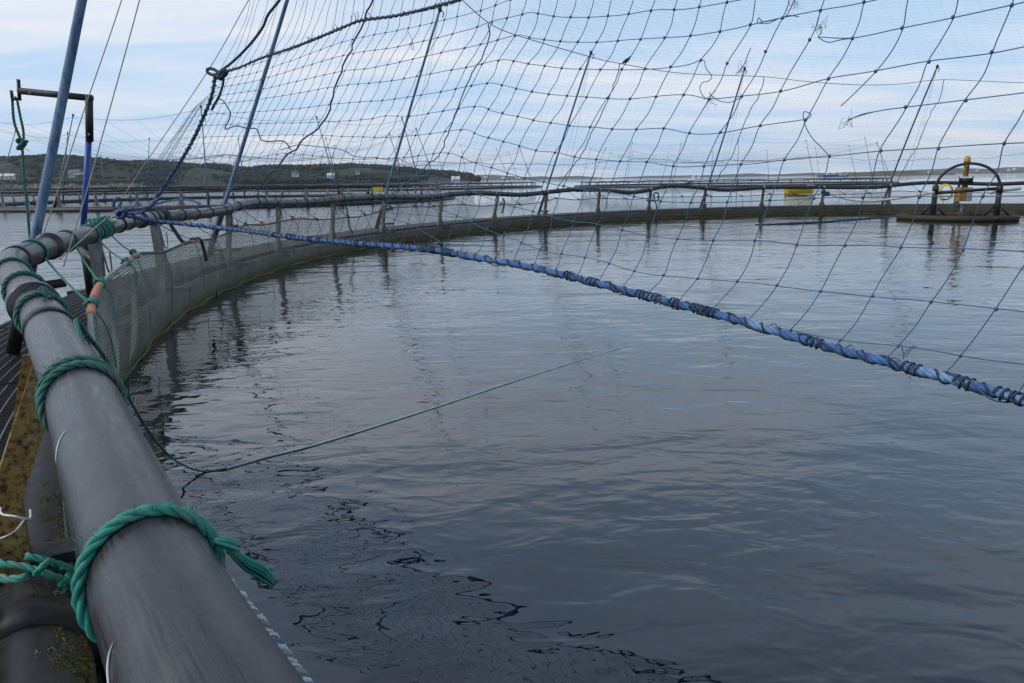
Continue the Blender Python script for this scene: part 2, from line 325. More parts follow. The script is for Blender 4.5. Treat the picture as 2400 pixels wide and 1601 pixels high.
# fine mesh of the jump net: strands opaque, holes clear
m, t, b = noisy('jump_net_mesh', (0.17, 0.175, 0.135), (0.32, 0.325, 0.26), 2.2, (0.7, 0.9), coord='UV', c3=(0.12, 0.10, 0.06), s3=3.4, lo3=.55, hi3=.72); M['jump'] = m
src = b.inputs['Base Color'].links[0].from_socket
tcn = N('ShaderNodeTexCoord', t); sp = N('ShaderNodeSeparateXYZ', t); L(tcn.outputs['UV'], sp.inputs[0], t)
def lines(sock, period, width):
    q = N('ShaderNodeMath', t, operation='DIVIDE'); L(sock, q.inputs[0], t); q.inputs[1].default_value = period
    fr = N('ShaderNodeMath', t, operation='FRACT'); L(q.outputs[0], fr.inputs[0], t)
    g = N('ShaderNodeMath', t, operation='LESS_THAN'); L(fr.outputs[0], g.inputs[0], t); g.inputs[1].default_value = width; return g
wn = N('ShaderNodeTexNoise', t, i_Scale=1.4, i_Detail=2.0); L(tcn.outputs['UV'], wn.inputs['Vector'], t)
wv = N('ShaderNodeMath', t, operation='MULTIPLY_ADD'); L(wn.outputs[0], wv.inputs[0], t); wv.inputs[1].default_value = 0.05; L(sp.outputs['Y'], wv.inputs[2], t)
def dirt(clean, foul):
    q = N('ShaderNodeMapRange', t); L(sp.outputs['X'], q.inputs[0], t); q.inputs[1].default_value = 22.0; q.inputs[2].default_value = 9.0; q.inputs[3].default_value = clean; q.inputs[4].default_value = foul; return q.outputs[0]
la, lb = lines(wv.outputs[0], 0.026, .5), lines(sp.outputs['X'], 0.020, .3)
L(dirt(.20, .60), la.inputs[1], t); L(dirt(.05, .36), lb.inputs[1], t)
mxx = N('ShaderNodeMath', t, operation='MAXIMUM'); L(la.outputs[0], mxx.inputs[0], t); L(lb.outputs[0], mxx.inputs[1], t)
# weed growth closes the mesh low down (v = height above water)
gw = N('ShaderNodeMapRange', t); L(wv.outputs[0], gw.inputs[0], t); gw.inputs[1].default_value = 0.12; gw.inputs[2].default_value = 0.03
mw = N('ShaderNodeMath', t, operation='MAXIMUM'); L(mxx.outputs[0], mw.inputs[0], t); gw2 = N('ShaderNodeMath', t, operation='MULTIPLY'); L(gw.outputs[0], gw2.inputs[0], t); gw2.inputs[1].default_value = 0.85; L(gw2.outputs[0], mw.inputs[1], t)
gm = N('ShaderNodeMapRange', t); L(wv.outputs[0], gm.inputs[0], t); gm.inputs[1].default_value = 0.17; gm.inputs[2].default_value = 0.05
mm = N('ShaderNodeMix', t, data_type='RGBA'); L(gm.outputs[0], mm.inputs[0], t); L(src, mm.inputs[6], t); mm.inputs[7].default_value = (0.13, 0.115, 0.045, 1); L(mm.outputs[2], b.inputs['Base Color'], t)
L(mw.outputs[0], b.inputs['Alpha'], t)
# land
M['hill'], _, _ = noisy('heath_and_scrub', (0.006, 0.011, 0.006), (0.034, 0.048, 0.018), 0.05, (0.9, 1.0), coord='World', stretch=(1, 1, 3.0), c3=(0.14, 0.12, 0.095), s3=0.035, lo3=.57, hi3=.72, detail=10)
M['farhill'], _, _ = noisy('far_heath', (0.025, 0.035, 0.025), (0.06, 0.07, 0.045), 0.006, (0.9, 1.0), coord='World', detail=8)
M['rock'], _, _ = noisy('shore_rock', (0.10, 0.095, 0.085), (0.27, 0.26, 0.24), 0.12, (0.8, 1.0), coord='World', detail=10)
M['leaf'], _, _ = noisy('far_wood_foliage', (0.008, 0.018, 0.007), (0.03, 0.048, 0.016), 0.05, (0.9, 1.0), coord='World', detail=8)
M['islet'], _, _ = noisy('islet_heath', (0.06, 0.06, 0.028), (0.16, 0.14, 0.09), 0.05, (0.9, 1.0), coord='World', detail=9)

# ------------------------------------------------------------------ water
m, t, b = mat('sea_water', (0.001, 0.005, 0.009), 0.018); M['water'] = m
b.inputs['IOR'].default_value = 1.74; b.inputs['Specular IOR Level'].default_value = 0.66
g = N('ShaderNodeNewGeometry', t)
def wnoise(scale, sc, rot, det, dist=0.0, rgh=0.5):
    q = N('ShaderNodeMapping', t); q.inputs['Scale'].default_value = sc; q.inputs['Rotation'].default_value = (0, 0, rad(rot)); L(g.outputs['Position'], q.inputs[0], t)
    z = N('ShaderNodeTexNoise', t, i_Scale=scale, i_Detail=det, i_Roughness=rgh, i_Distortion=dist); L(q.outputs[0], z.inputs['Vector'], t); return z.outputs[0]
def mth(op, a, bb, c=None):
    q = N('ShaderNodeMath', t, operation=op)
    for i, v in enumerate((a, bb, c)):
        if v is None: continue
        if isinstance(v, (int, float)): q.inputs[i].default_value = v
        else: L(v, q.inputs[i], t)
    return q.outputs[0]
sw = wnoise(0.55, (1, 1.5, 1), 20, 2.0, 0.6)          # slow swell left by the fish
md = wnoise(2.6, (1, 1.9, 1), -14, 2.0, 0.5)          # hand-wide ripples
fi = wnoise(6.5, (1, 1.6, 1), 8, 2.0, 0.3)            # small ripples
pt_ = wnoise(0.16, (1, 2.6, 1), 6, 3.0)               # where the surface is ruffled
ruf = N('ShaderNodeMapRange', t); L(pt_, ruf.inputs[0], t); ruf.inputs[1].default_value = 0.44; ruf.inputs[2].default_value = 0.66; ruf.inputs[3].default_value = 0.22; ruf.inputs[4].default_value = 1.7
hin = mth('MULTIPLY_ADD', sw, 0.034, mth('MULTIPLY', md, 0.0088))
hin = mth('MULTIPLY_ADD', mth('MULTIPLY', fi, 0.0032), ruf.outputs[0], hin)
o1 = wnoise(2.2, (0.8, 1.5, 1), 10, 4.0, 0.2, 0.6); o2 = wnoise(0.5, (0.8, 1.6, 1), -5, 2.0)
hout = mth('MULTIPLY_ADD', o1, 0.026, mth('MULTIPLY', o2, 0.05))
dv = N('ShaderNodeVectorMath', t, operation='DISTANCE'); L(g.outputs['Position'], dv.inputs[0], t); dv.inputs[1].default_value = (PC.x, PC.y, 0)
io = N('ShaderNodeMapRange', t); L(dv.outputs['Value'], io.inputs[0], t); io.inputs[1].default_value = PR + 0.2; io.inputs[2].default_value = PR + 1.2
hm = N('ShaderNodeMix', t, data_type='FLOAT'); L(io.outputs[0], hm.inputs[0], t); L(hin, hm.inputs[2], t); L(hout, hm.inputs[3], t)
bp = N('ShaderNodeBump', t, i_Distance=1.0, i_Strength=1.0); L(hm.outputs[0], bp.inputs['Height'], t); L(bp.outputs[0], b.inputs['Normal'], t)
wm = MB(); rs = [0] + [1.5 * 1.35 ** k for k in range(32)]; sg = 64
V = [(0, 0, 0)]; F = []
for r in rs[1:]: V += [(r * math.cos(2 * math.pi * k / sg), r * math.sin(2 * math.pi * k / sg), 0) for k in range(sg)]
F += [(0, 1 + k, 1 + (k + 1) % sg) for k in range(sg)]
for i in range(len(rs) - 2):
    a, c = 1 + i * sg, 1 + (i + 1) * sg
    F += [(a + k, c + k, c + (k + 1) % sg, a + (k + 1) % sg) for k in range(sg)]
wm.add(V, F); o = part('water', wm, M['water']); tag(o, kind='structure')

# ------------------------------------------------------------------ land, houses, boats far off
def land(name, prof, dist, depth, matl, base_drop=2.0, rough=1.0, kind='structure', seed=0, fine=3.0):
    """ridge traced as bearings; stands at its own distance with real depth behind the shore"""
    xs = np.arange(prof[0][0], prof[-1][0] + .1, fine); mb = MB(); nv = 14
    Vv = []; UVv = []
    for x in xs:
        py = interp(x, prof); sh = gz(x, 0, 0) if False else None
        r0 = ray(x, HY + HSL * (x - 1200))
        top = max(at(x, py, dist + depth * .5).z - (3.0 if name == 'hill' and dist < 2000 else 0), 1.5)
        for j in range(nv):
            v = j / (nv - 1)
            prof_h = math.sin(min(v / .55, 1) * math.pi / 2) if v < .55 else math.cos((v - .55) / .45 * math.pi / 2) ** .7
            d = dist + depth * (v * .9)
            p = CAM + r0 * d
            nn = mnoise.fractal(Vector((p.x * .012 + seed, p.y * .012, 0)), 0.9, 2.0, 6)
            z = top * prof_h * (d / (dist + depth * .5) if v < .55 else 1) * (1 + (.30 if v < .4 else .05) * nn * rough) - (1.0 if j in (0, nv - 1) else 0) + nn * rough * .8 * (0 < j < nv - 1)
            Vv.append((p.x, p.y, z))
    n = len(xs)
    mb.add(Vv, [(i * nv + j, (i + 1) * nv + j, (i + 1) * nv + j + 1, i * nv + j + 1) for i in range(n - 1) for j in range(nv - 1)])
    o = part(name, mb, matl); tag(o, kind=kind); return o, np.array(Vv).reshape(n, nv, 3)
P1 = [(-260, 372), (-120, 366), (0, 369), (60, 366), (124, 364), (172, 365), (230, 370), (278, 374), (325, 381), (383, 381), (421, 386), (450, 388), (498, 387), (527, 391), (565, 397), (603, 396), (622, 392), (680, 392), (737, 393), (766, 390), (814, 390), (871, 392), (925, 395), (954, 397), (986, 404), (1034, 406), (1063, 407), (1082, 410), (1101, 412), (1118, 423)]
hillo, HV = land('hill', P1, 950, 420, M['hill'], seed=3)
P2 = [(1040, 410), (1113, 410), (1155, 410), (1187, 412), (1230, 415), (1272, 413), (1293, 415), (1357, 412), (1420, 417), (1467, 415), (1525, 412), (1619, 411), (1678, 410), (1759, 406), (1806, 409), (1897, 405), (1960, 406), (2050, 404), (2142, 398), (2177, 397), (2236, 394), (2318, 396), (2353, 392), (2420, 391), (2600, 388), (2900, 384)]
land('hill', P2, 5200, 900, M['farhill'], seed=11, rough=.5)
P3 = [(1915, 412), (1962, 405), (1990, 404), (2025, 403), (2060, 400), (2096, 399), (2131, 400), (2177, 404), (2224, 408), (2240, 411)]
land('islet', P3, 820, 130, M['islet'], seed=5, rough=1.2)
P4 = [(2255, 404), (2290, 402.2), (2340, 402), (2400, 400.5), (2470, 401), (2600, 399)]
land('islet', P4, 2100, 160, M['islet'], seed=8, rough=1.0)
# rubble breakwater below the hill, each side of the bay mouth
mb = MB()
for k in range(900):
    x = -150 + 490 * RNG.random(); d = 560 + 14 * RNG.random(); p = CAM + ray(x, HY + HSL * (x - 1200)) * d
    h = 2.7 * (1 - abs((d - 567) / 8)); s_ = .7 + .9 * RNG.random()
    mb.ball((p.x, p.y, max(0, h * RNG.random() * 1.2)), s_, (1.2, 1, .8), 5, 4, Matrix.Rotation(6 * RNG.random(), 3, 'Z'))
o = part('breakwater', mb, M['rock'], smooth=False); tag(o, 'long low breakwater of grey rubble in front of the green hill', 'breakwater', kind='stuff')
# wood along the ridge: one mass
mb = MB(); ncol = HV.shape[0]
for k in range(15000):
    i = int(RNG.integers(0, ncol)); j = int(RNG.integers(1, 9)); q = HV[i, j]
    if i < 195 and RNG.random() < .2: continue
    if mnoise.noise(Vector((q[0] * .008, q[1] * .008, 4.0))) < -.16 + .25 * RNG.random() - (.2 if j > 5 else 0) - (.1 if i < 195 else 0): continue
    kk = .5 if i < 195 else 1; hgt = (4 + 5 * RNG.random()) * (.8 if j < 6 else 1) * kk; wd = (2.2 + 2.0 * RNG.random()) * (.6 + .4 * kk)
    c = Vector(q) + Vector(((RNG.random() - .5) * 6, (RNG.random() - .5) * 40, 0))
    if RNG.random() < .45: mb.lathe(c - Vector((0, 0, 1)), [(wd * .7, 0), (wd * .45, hgt * .55), (.1, hgt * 1.15)], 5)
    else: mb.ball(c + Vector((0, 0, hgt * .35)), wd, (1 + .4 * RNG.random(), 1, hgt / wd * .6), 6, 4)
o = part('hillside_wood', mb, M['leaf'], smooth=False); tag(o, 'dark scrubby wood covering the hill across the water', 'wood', kind='stuff')
def house(px, py, dist, wdt, hgt, roofm, label, rot=0.2, group=None):
    p = at(px, py, dist); T = thing('house', (p.x, p.y, p.z - hgt), label, 'house', group)
    Mz = Matrix.Rotation(rot, 3, 'Z'); dp = wdt * .6
    part('wall', MB().box((p.x, p.y, p.z - hgt * .5), (wdt, dp, hgt), Mz), M['white'], T, False)
    u, v, z = Mz @ Vector((1, 0, 0)), Vector((0, 0, 1)), Mz @ Vector((0, 1, 0))
    part('roof', MB().prism([(-dp * .6, 0), (dp * .6, 0), (0, hgt * .8)], z, v, p - u * wdt * .53 + Vector((0, 0, .02)), u * wdt * 1.06), roofm, T, False)
    for k in (-.3, 0, .3):
        part('window', MB().box(p + u * wdt * k - z * (dp * .5 + .04) - Vector((0, 0, hgt * .45)), (wdt * .13, .1, hgt * .38), Mz), M['glass'], T, False)
house(18, 413, 935, 15, 4.0, M['white'], 'long white house low on the green hill beside the shore', .3)
house(178, 403, 930, 15, 3.5, M['roof'], 'white house with dark roof partway up the green hill', -.2)
house(168, 411, 925, 7, 2.5, M['roof'], 'small white shed just below the white house on the hill', .5)
house(692, 407, 940, 8, 4.0, M['roof'], 'white gabled house among the dark trees on the wooded slope', .1)
house(775, 411, 940, 9, 3.6, M['white'], 'white house with white roof on the wooded slope', .3)
house(1068, 420, 930, 10, 4.5, M['white'], 'white house at the end of the wooded headland', .2)
house(838, 404, 940, 5, 3.0, M['roof'], 'tiny white cabin near the ridge of the wooded slope', .2)
for i, (x, y) in enumerate([(1138, 414), (1180, 416), (1215, 416), (1640, 411), (1626, 412), (2176, 401), (2290, 399), (2365, 397), (2378, 395)]):
    house(x, y + 1.2, 5150, 24, 8, M['white'], 'tiny white house on the far blue shore', .2 * i, 'white houses on the far shore')
def ship(px, d, ln, label, hullm, sup):
    p = gz(px, 500, 0); r = ray(px, HY + HSL * (px - 1200)); p = CAM + r * d; p.z = 0
    T = thing('workboat', p, label, 'boat')
    prof = [(-.5, .0), (.40, .0), (.52, 1.0), (.30, .72), (-.5, .62)]; hh = ln * .16
    part('hull', MB().prism([(a * ln, c * hh) for a, c in prof], (1, 0, 0), (0, 0, 1), p - Vector((0, ln * .12, 0)), (0, ln * .24, 0)), hullm, T, False)
    for (a, c, w_, h_) in sup:
        part('cabin', MB().box(p + Vector((a * ln, 0, hh * .62 + c * ln + h_ * ln / 2)), (w_ * ln, ln * .16, h_ * ln)), M['white'], T, False)
        part('window', MB().box(p + Vector((a * ln, -ln * .083, hh * .62 + c * ln + h_ * ln * .65)), (w_ * ln * .8, .08, h_ * ln * .3)), M['glass'], T, False)
    part('mast', MB().tube([p + Vector((-.1 * ln, 0, hh)), p + Vector((-.1 * ln, 0, hh + ln * .3))], .12, 5), M['white'], T)
ship(1948, 780, 20, 'blue hulled workboat with low white wheelhouse beside the rocky islet', M['bluehull'], [(-.1, 0, .3, .10), (.2, 0, .1, .06)])
ship(1975, 770, 13, 'shorter blue boat with tall wheelhouse moored next to the rocky islet', M['bluehull'], [(.05, 0, .55, .16), (.05, .17, .66, .035)])

# ------------------------------------------------------------------ neighbouring pens
def stanchion_mesh(z0, z1, wide=.10, dep=.05, foot=.34, name='stanchion', m_=None):
    """plate post with flared foot; local: x along the ring, y outward"""
    mb = MB()
    mb.prism([(-foot * .5, z0), (foot * .5, z0), (foot * .47, z0 + .05), (wide * .55, z0 + .30), (wide * .5, z1), (-wide * .5, z1), (-wide * .55, z0 + .30), (-foot * .47, z0 + .05)], (1, 0, 0), (0, 0, 1), (0, -dep / 2, 0), (0, dep, 0))
    mb.box((0, dep * .5 + .02, (z0 + z1) / 2), (wide * .25, .04, (z1 - z0) * .98))
    return mb.mesh(name, m_ or M['galv'], False)
ST_FAR = stanchion_mesh(.2, 1.25, .16, .08, .5)
PEN_POLES = []
def pen(cx, cy, R, zr, n, rr, fr, label, polelen, npole, polelab, grp, ph=0.0, net=True, lean=.33, netlab=''):
    T = thing('fish_pen', (cx, cy, 0), label, 'fish pen')
    seg = 120
    def ring(r, z, wob=0): return [Vector((cx + r * math.cos(2 * math.pi * k / seg), cy + r * math.sin(2 * math.pi * k / seg), z + wob * math.sin(k * 2.1) * math.sin(k * .37))) for k in range(seg)]
    part('handrail', MB().tube(ring(R, zr, .04), rr, 6, True), M['black'], T)
    part('float_pipe', MB().tube(ring(R + .1, .10), fr, 8, True), M['floatfar'], T)
    part('float_pipe', MB().tube(ring(R + 1.3, .10), fr, 8, True), M['floatfar'], T)
    for k in range(n):
        t_ = 2 * math.pi * (k + ph) / n
        s_ = bpy.data.objects.new('stanchion', ST_FAR); COL.objects.link(s_); s_.parent = T
        s_.location = (R * math.cos(t_), R * math.sin(t_), zr - 1.25); s_.rotation_euler = (0, 0, t_ - math.pi / 2)
    tops = []
    if npole:
        pm = MB(); 
        q = [Vector((0, 0, .3)), Vector((0, 0, polelen * .5)), Vector((0, 0, polelen))]
        pm.tube(q, [.05, .045, .035], 6); pm = pm.mesh('pole', M['pole']); cm = MB().lathe((0, 0, polelen), [(.05, -.05), (.07, 0), (.07, .12), (.03, .16)], 6).mesh('cap', M['black']); sm = MB().lathe((0, 0, .25), [(.08, 0), (.08, .9)], 6).mesh('sleeve', M['black'])
        for k in range(npole):
            t_ = 2 * math.pi * (k + ph * .6 + .23) / npole + .05 * math.sin(k * 5)
            E_ = thing('net_pole', (cx + (R + .35) * math.cos(t_), cy + (R + .35) * math.sin(t_), 0), polelab, 'net pole', grp)
            ax = Vector((-math.cos(t_), -math.sin(t_), 0)); le = lean * (1 + .25 * math.sin(k * 3.3))
            E_.rotation_euler = Vector((ax.x * math.sin(le), ax.y * math.sin(le), math.cos(le))).to_track_quat('Z', 'Y').to_euler()
            for nm, me in (('pole', pm), ('cap', cm), ('sleeve', sm)):
                c = bpy.data.objects.new(nm, me); COL.objects.link(c); c.parent = E_
            tops.append(Vector(E_.location) + Vector((ax.x * math.sin(le), ax.y * math.sin(le), math.cos(le))) * (polelen - .1))
    if net and tops:
        mb = MB(); hub = Vector((cx, cy, polelen * .62)); m_ = len(tops)
        for k in range(m_):
            a, c = tops[k], tops[(k + 1) % m_]
            for (zf, rr_) in ((1, .014), (.55, .010)):
                A_, C_ = a.copy(), c.copy(); A_.z *= zf; C_.z *= zf
                if zf < 1: A_ += (Vector((cx, cy, 0)) - Vector((A_.x, A_.y, 0))) * -.06; C_ += (Vector((cx, cy, 0)) - Vector((C_.x, C_.y, 0))) * -.06
                mb.tube([A_.lerp(C_, u) - Vector((0, 0, .45 * math.sin(math.pi * u))) for u in np.linspace(0, 1, 9)], rr_, 3, caps=False)
            for f_ in (0, .25, .5, .75):
                A_ = a.lerp(c, f_) - Vector((0, 0, .45 * math.sin(math.pi * f_)))
                mb.tube([A_.lerp(hub, u) - Vector((0, 0, 1.4 * math.sin(math.pi * u))) for u in np.linspace(0, 1, 9)], .007, 3, caps=False)
        T2 = thing('bird_net', (cx, cy, 3), netlab, 'bird net')
        o = part('netting', mb, M['fine'], T2, kind='stuff')
    return T
pen(-27, 71.5, 20.2, 1.36, 44, .085, .19, 'dark ringed fish pen lying left behind the davit, below the green hill', 7.2, 12, 'slim blue pole leaning inward on the pen below the green hill', 'poles on the pen below the green hill', .4, netlab='sagging bird net strung between poles of the pen below the green hill')
pen(-25, 172, 31, 1.02, 60, .09, .22, 'fish pen farther out, in front of the wooded headland', 9.0, 16, 'thin pole leaning on the pen in front of the wooded headland', 'poles on the headland pen', .2, lean=.4, netlab='faint bird net strung over the pen in front of the wooded headland')
pen(-92, 176, 31, 1.1, 60, .09, .24, 'far fish pen close in front of the grey breakwater', 8.0, 12, 'thin pole on the far pen by the breakwater', 'poles on the breakwater pen', .7, lean=.3, netlab='faint bird net strung over the far pen by the breakwater')
pen(45.5, 155, 30.5, 0.98, 60, .09, .22, 'fish pen out at sea beyond the yellow dinghy', 8.3, 16, 'thin pole leaning on the pen beyond the yellow dinghy', 'poles on the pen out at sea', .5, lean=.36, netlab='faint bird net strung over the pen beyond the yellow dinghy')

# yellow dinghy moored beyond the rail
p = gz(1872, 458, 0)
T = thing('dinghy', p, 'small bright yellow dinghy with white rim afloat beyond the handrail', 'dinghy')
ux = Vector((1, -.12, 0)).normalized(); uy = Vector((0, 0, 1))
def hull(ln, w_, h_, zoff=0):
    mb = MB(); st = []; n = 11; V = []
    for i in range(n):
        u = i / (n - 1); ww = w_ * (math.sin(math.pi * min(u * .75 + .22, 1)) ** .6); sh = h_ * (1 + .35 * u ** 3)
        for (a, z) in ((-.5, sh), (-.42, .12 * h_), (0, -.1), (.42, .12 * h_), (.5, sh)):
            q = p + ux * ((u - .5) * ln) + Vector((-ux.y, ux.x, 0)) * (a * ww) + Vector((0, 0, z + zoff)); V.append(tuple(q))
    F = [(i * 5 + j, (i + 1) * 5 + j, (i + 1) * 5 + j + 1, i * 5 + j + 1) for i in range(n - 1) for j in range(4)] + [(0, 1, 2, 3, 4), tuple(reversed(range((n - 1) * 5, n * 5)))]
    return mb.add(V, F), V
hm_, HVv = hull(2.3, 1.2, .62); part('hull', hm_, M['yellow'], T)
part('deck', MB().add([HVv[i * 5][:2] + (HVv[i * 5][2] - .06,) for i in range(11)] + [HVv[i * 5 + 4][:2] + (HVv[i * 5 + 4][2] - .06,) for i in range(11)], [(i, i + 1, 12 + i, 11 + i) for i in range(10)]), M['white'], T)
part('rubbing_strake', MB().tube([HVv[i * 5 + 1] for i in range(11)], .04, 6).tube([HVv[i * 5 + 3] for i in range(11)], .04, 6), M['white'], T)
part('bow_locker', MB().box(p + ux * .95 + Vector((0, 0, .78)), (.5, .5, .25)), M['greywhite'], T, False)
# low grey raft inside the neighbouring pen
p = gz(795, 459, 0); T = thing('work_raft', p, 'low dark raft with pale edge floating in the neighbouring pen', 'raft')
part('deck', MB().box(p + Vector((0, 0, .35)), (3.0, 1.6, .12)), M['greywhite'], T, False)
for s_ in (-1, 1): part('pontoon', MB().tube([p + Vector((-1.5, s_ * .6, .15)), p + Vector((1.5, s_ * .6, .15))], .15, 8), M['black'], T)

# ------------------------------------------------------------------ the main pen: collar, rail, stanchions, walkway
RAILPX = [(460, 1600), (350, 1330), (270, 1134), (185, 900), (110, 750), (60, 680), (30, 640), (20, 612), (80, 590), (150, 566), (200, 552), (250, 535), (300, 520), (360, 510)]
RAILFAR = [(440, 503), (480, 500), (530, 492), (560, 482), (600, 474), (650, 475), (700, 475), (740, 473), (790, 467), (850, 464), (905, 461), (985, 463), (1028, 460), (1060, 455), (1113, 452), (1166, 454), (1219, 457), (1262, 453), (1304, 448), (1347, 444), (1420, 446), (1479, 452), (1514, 447), (1549, 438), (1584, 435), (1619, 438), (1654, 441), (1701, 446), (1748, 443), (1795, 439), (1850, 439), (1920, 439), (1990, 440), (2060, 439), (2107, 433), (2154, 429), (2189, 428), (2248, 429), (2294, 431), (2341, 432), (2400, 429)]
RZ = 1.275
RAILZ = [1.165, 1.165, 1.17, 1.175, 1.18, 1.19, 1.205, 1.22, 1.235, 1.245, 1.255, 1.265, 1.275, 1.275]
rp_ = [gz(x, y, z) for (x, y), z in zip(RAILPX, RAILZ)] + [cyl(x, y, PR + .18) for x, y in RAILFAR]
tab = sorted([(ang(p), math.hypot(p.x - PC.x, p.y - PC.y), p.z) for p in rp_])
_r0 = tab[0][1]
tab = [(-20, _r0, 1.165), (-8, _r0, 1.165), (-2, _r0, 1.165)] + tab + [(tab[-1][0] + 12, PR + .18, RZ), (322, PR + .18, RZ), (338, _r0, 1.165), (350, _r0, 1.165)]
TA = [t_[0] for t_ in tab]
_ra, _rr, _rz = ringcurve(tab, .55)
def railp(a): return ringp(a, float(np.interp(a, _ra, _rr)), float(np.interp(a, _ra, _rz)))
def railframe(a):
    p = railp(a); tg = (railp(a + .4) - railp(a - .4)).normalized(); sd = tg.cross(Vector((0, 0, 1))).normalized(); return p, tg, sd, sd.cross(tg).normalized()
RR = 0.082
PEN = thing('fish_pen', (PC.x, PC.y, 0), 'large round fish pen with thick black handrail, its collar circling the dark water', 'fish pen')
apath = np.arange(-14, 346.1, .35)
rail = part('handrail', MB().tube([railp(a) for a in apath], RR, 28), M['rail'], PEN)
fa = np.arange(-14, 347, 1.0)
part('float_pipe', MB().tube([ringp(a, PR + .18, .12) for a in fa], .17, 24), M['float'], PEN)
part('float_pipe', MB().tube([ringp(a, PR + 1.25, .12) for a in fa], .17, 16), M['float'], PEN)
STA = [.9, 8.9, 16.9, 23.5, 31.24, 39.91, 46.82, 54.72, 62.29, 70.94, 79.23, 87.22, 95.34, 103.06, 111.15, 119.37, 127.49, 135.94, 144, 152, 160] + [168 + 8.1 * k for k in range(21)]
def ringrot(a): t_ = A0 - rad(a); return t_ - math.pi / 2           # local +y points outward
for i, a in enumerate(STA):
    rp = railp(a); t_ = A0 - rad(a)
    zt = rp.z - RR + .01
    rusty = i in (1, 10)
    me = stanchion_mesh(.26, zt, .115 if i < 5 else .10, .105 if i == 1 else .07 if i < 5 else .06, .15 if i == 1 else .36, m_=M['rust'] if rusty else M['galv'] if i < 5 else M['galvold'])
    base = ringp(a, PR + (.22 if i == 1 else .27), 0)
    s_ = bpy.data.objects.new('stanchion', me); COL.objects.link(s_); s_.parent = PEN
    s_.location = base - PEN.location; s_.rotation_euler = (0, 0, ringrot(a))
    if i == 10: s_.rotation_euler = (0, rad(7), ringrot(a)); s_['label'] = 'rusty stanchion leaning over'
    if i == 1: s_['label'] = 'stanchion coated with orange and yellow rust'
    # shear the top onto the rail
    tip = rp - Vector((base.x, base.y, rp.z)); Mr = Matrix.Rotation(-ringrot(a), 3, 'Z'); tip = Mr @ tip
    for v in me.vertices:
        k = max(0, (v.co.z - .55) / (zt - .55)); v.co.y += tip.y * k; v.co.x += tip.x * k
    # clamp band round the rail
    p, tg, sd, up = railframe(a)
    band = MB(); th = [2 * math.pi * k / 24 for k in range(24)]
    band.tube([p - tg * .045, p - tg * .045, p + tg * .045, p + tg * .045], [RR + .001, RR + .007, RR + .007, RR + .001], 24, caps=False)
    bo = part('clamp_band', band, M['black'] if i < 5 else M['steelrod'], PEN); bo.parent = s_
    bo.data.transform(Matrix.Translation(Vector(PEN.location))); bo.data.transform((Matrix.Translation(base) @ s_.rotation_euler.to_matrix().to_4x4()).inverted())
    # bent steel hooks hanging off the post head
    if i < 14:
        for sgn in ((1,) if i in (2, 3, 4, 5) else (1, -1)):
            hk = [Vector((sgn * .05, -.03, zt - .10)), Vector((sgn * .07, -.05, zt - .30)), Vector((sgn * .10, -.06, zt - .345)), Vector((sgn * .15, -.065, zt - .34)), Vector((sgn * .175, -.065, zt - .30)), Vector((sgn * .185, -.065, zt - .13))]
            hm = MB().tube(smooth(hk, 5), .0085, 7); ho = bpy.data.objects.new('hook', hm.mesh('hook', M['steelrod'])); COL.objects.link(ho); ho.parent = s_
            ho.location = (tip.x * .8, tip.y * .8, 0)
    # two bolts
    for zz_ in (zt - .14, zt - .2):
        bo = bpy.data.objects.new('bolt', MB().lathe((tip.x * .8, tip.y * .8 - .034, zz_), [(.014, 0), (.014, .012)], 6, (0, -1, 0)).mesh('bolt', M['steelrod'], False)); COL.objects.link(bo); bo.parent = s_
    # bracket carrying the walkway between the floats
    t0 = Vector((math.cos(t_), math.sin(t_), 0)); tn = Vector((-math.sin(t_), math.cos(t_), 0)); Mz = Matrix((t0, tn, Vector((0, 0, 1)))).transposed()
    part('bracket', MB().box(ringp(a, PR + .72, .30), (1.55, .14, .06), Mz), M['black'], PEN, False)
    part('float_strap', MB().tube([ringp(a + d, PR + .18, .12) for d in (-.2, -.2, .2, .2)], [.17, .178, .178, .17], 24, caps=False), M['float'], PEN)
# pipe couplings on the rail
for a, hw in ((10.9, .07), (19.3, .06), (29.6, .05), (50.5, .05), (92, .05)):
    p, tg, sd, up = railframe(a)
    part('pipe_coupling', MB().tube([p - tg * hw, p - tg * hw, p - tg * hw * .7, p - tg * hw * .7, p + tg * hw * .7, p + tg * hw * .7, p + tg * hw, p + tg * hw], [RR, RR + .012, RR + .018, RR + .024, RR + .024, RR + .018, RR + .012, RR], 28, caps=False), M['rail'], PEN)
# collar on the near float
for a in (7.75,):
    q = [ringp(a + d, PR + .18, .12) for d in (-.22, -.22, .22, .22)]
    part('float_collar', MB().tube(q, [.17, .195, .195, .17], 28, caps=False), M['black'], PEN)
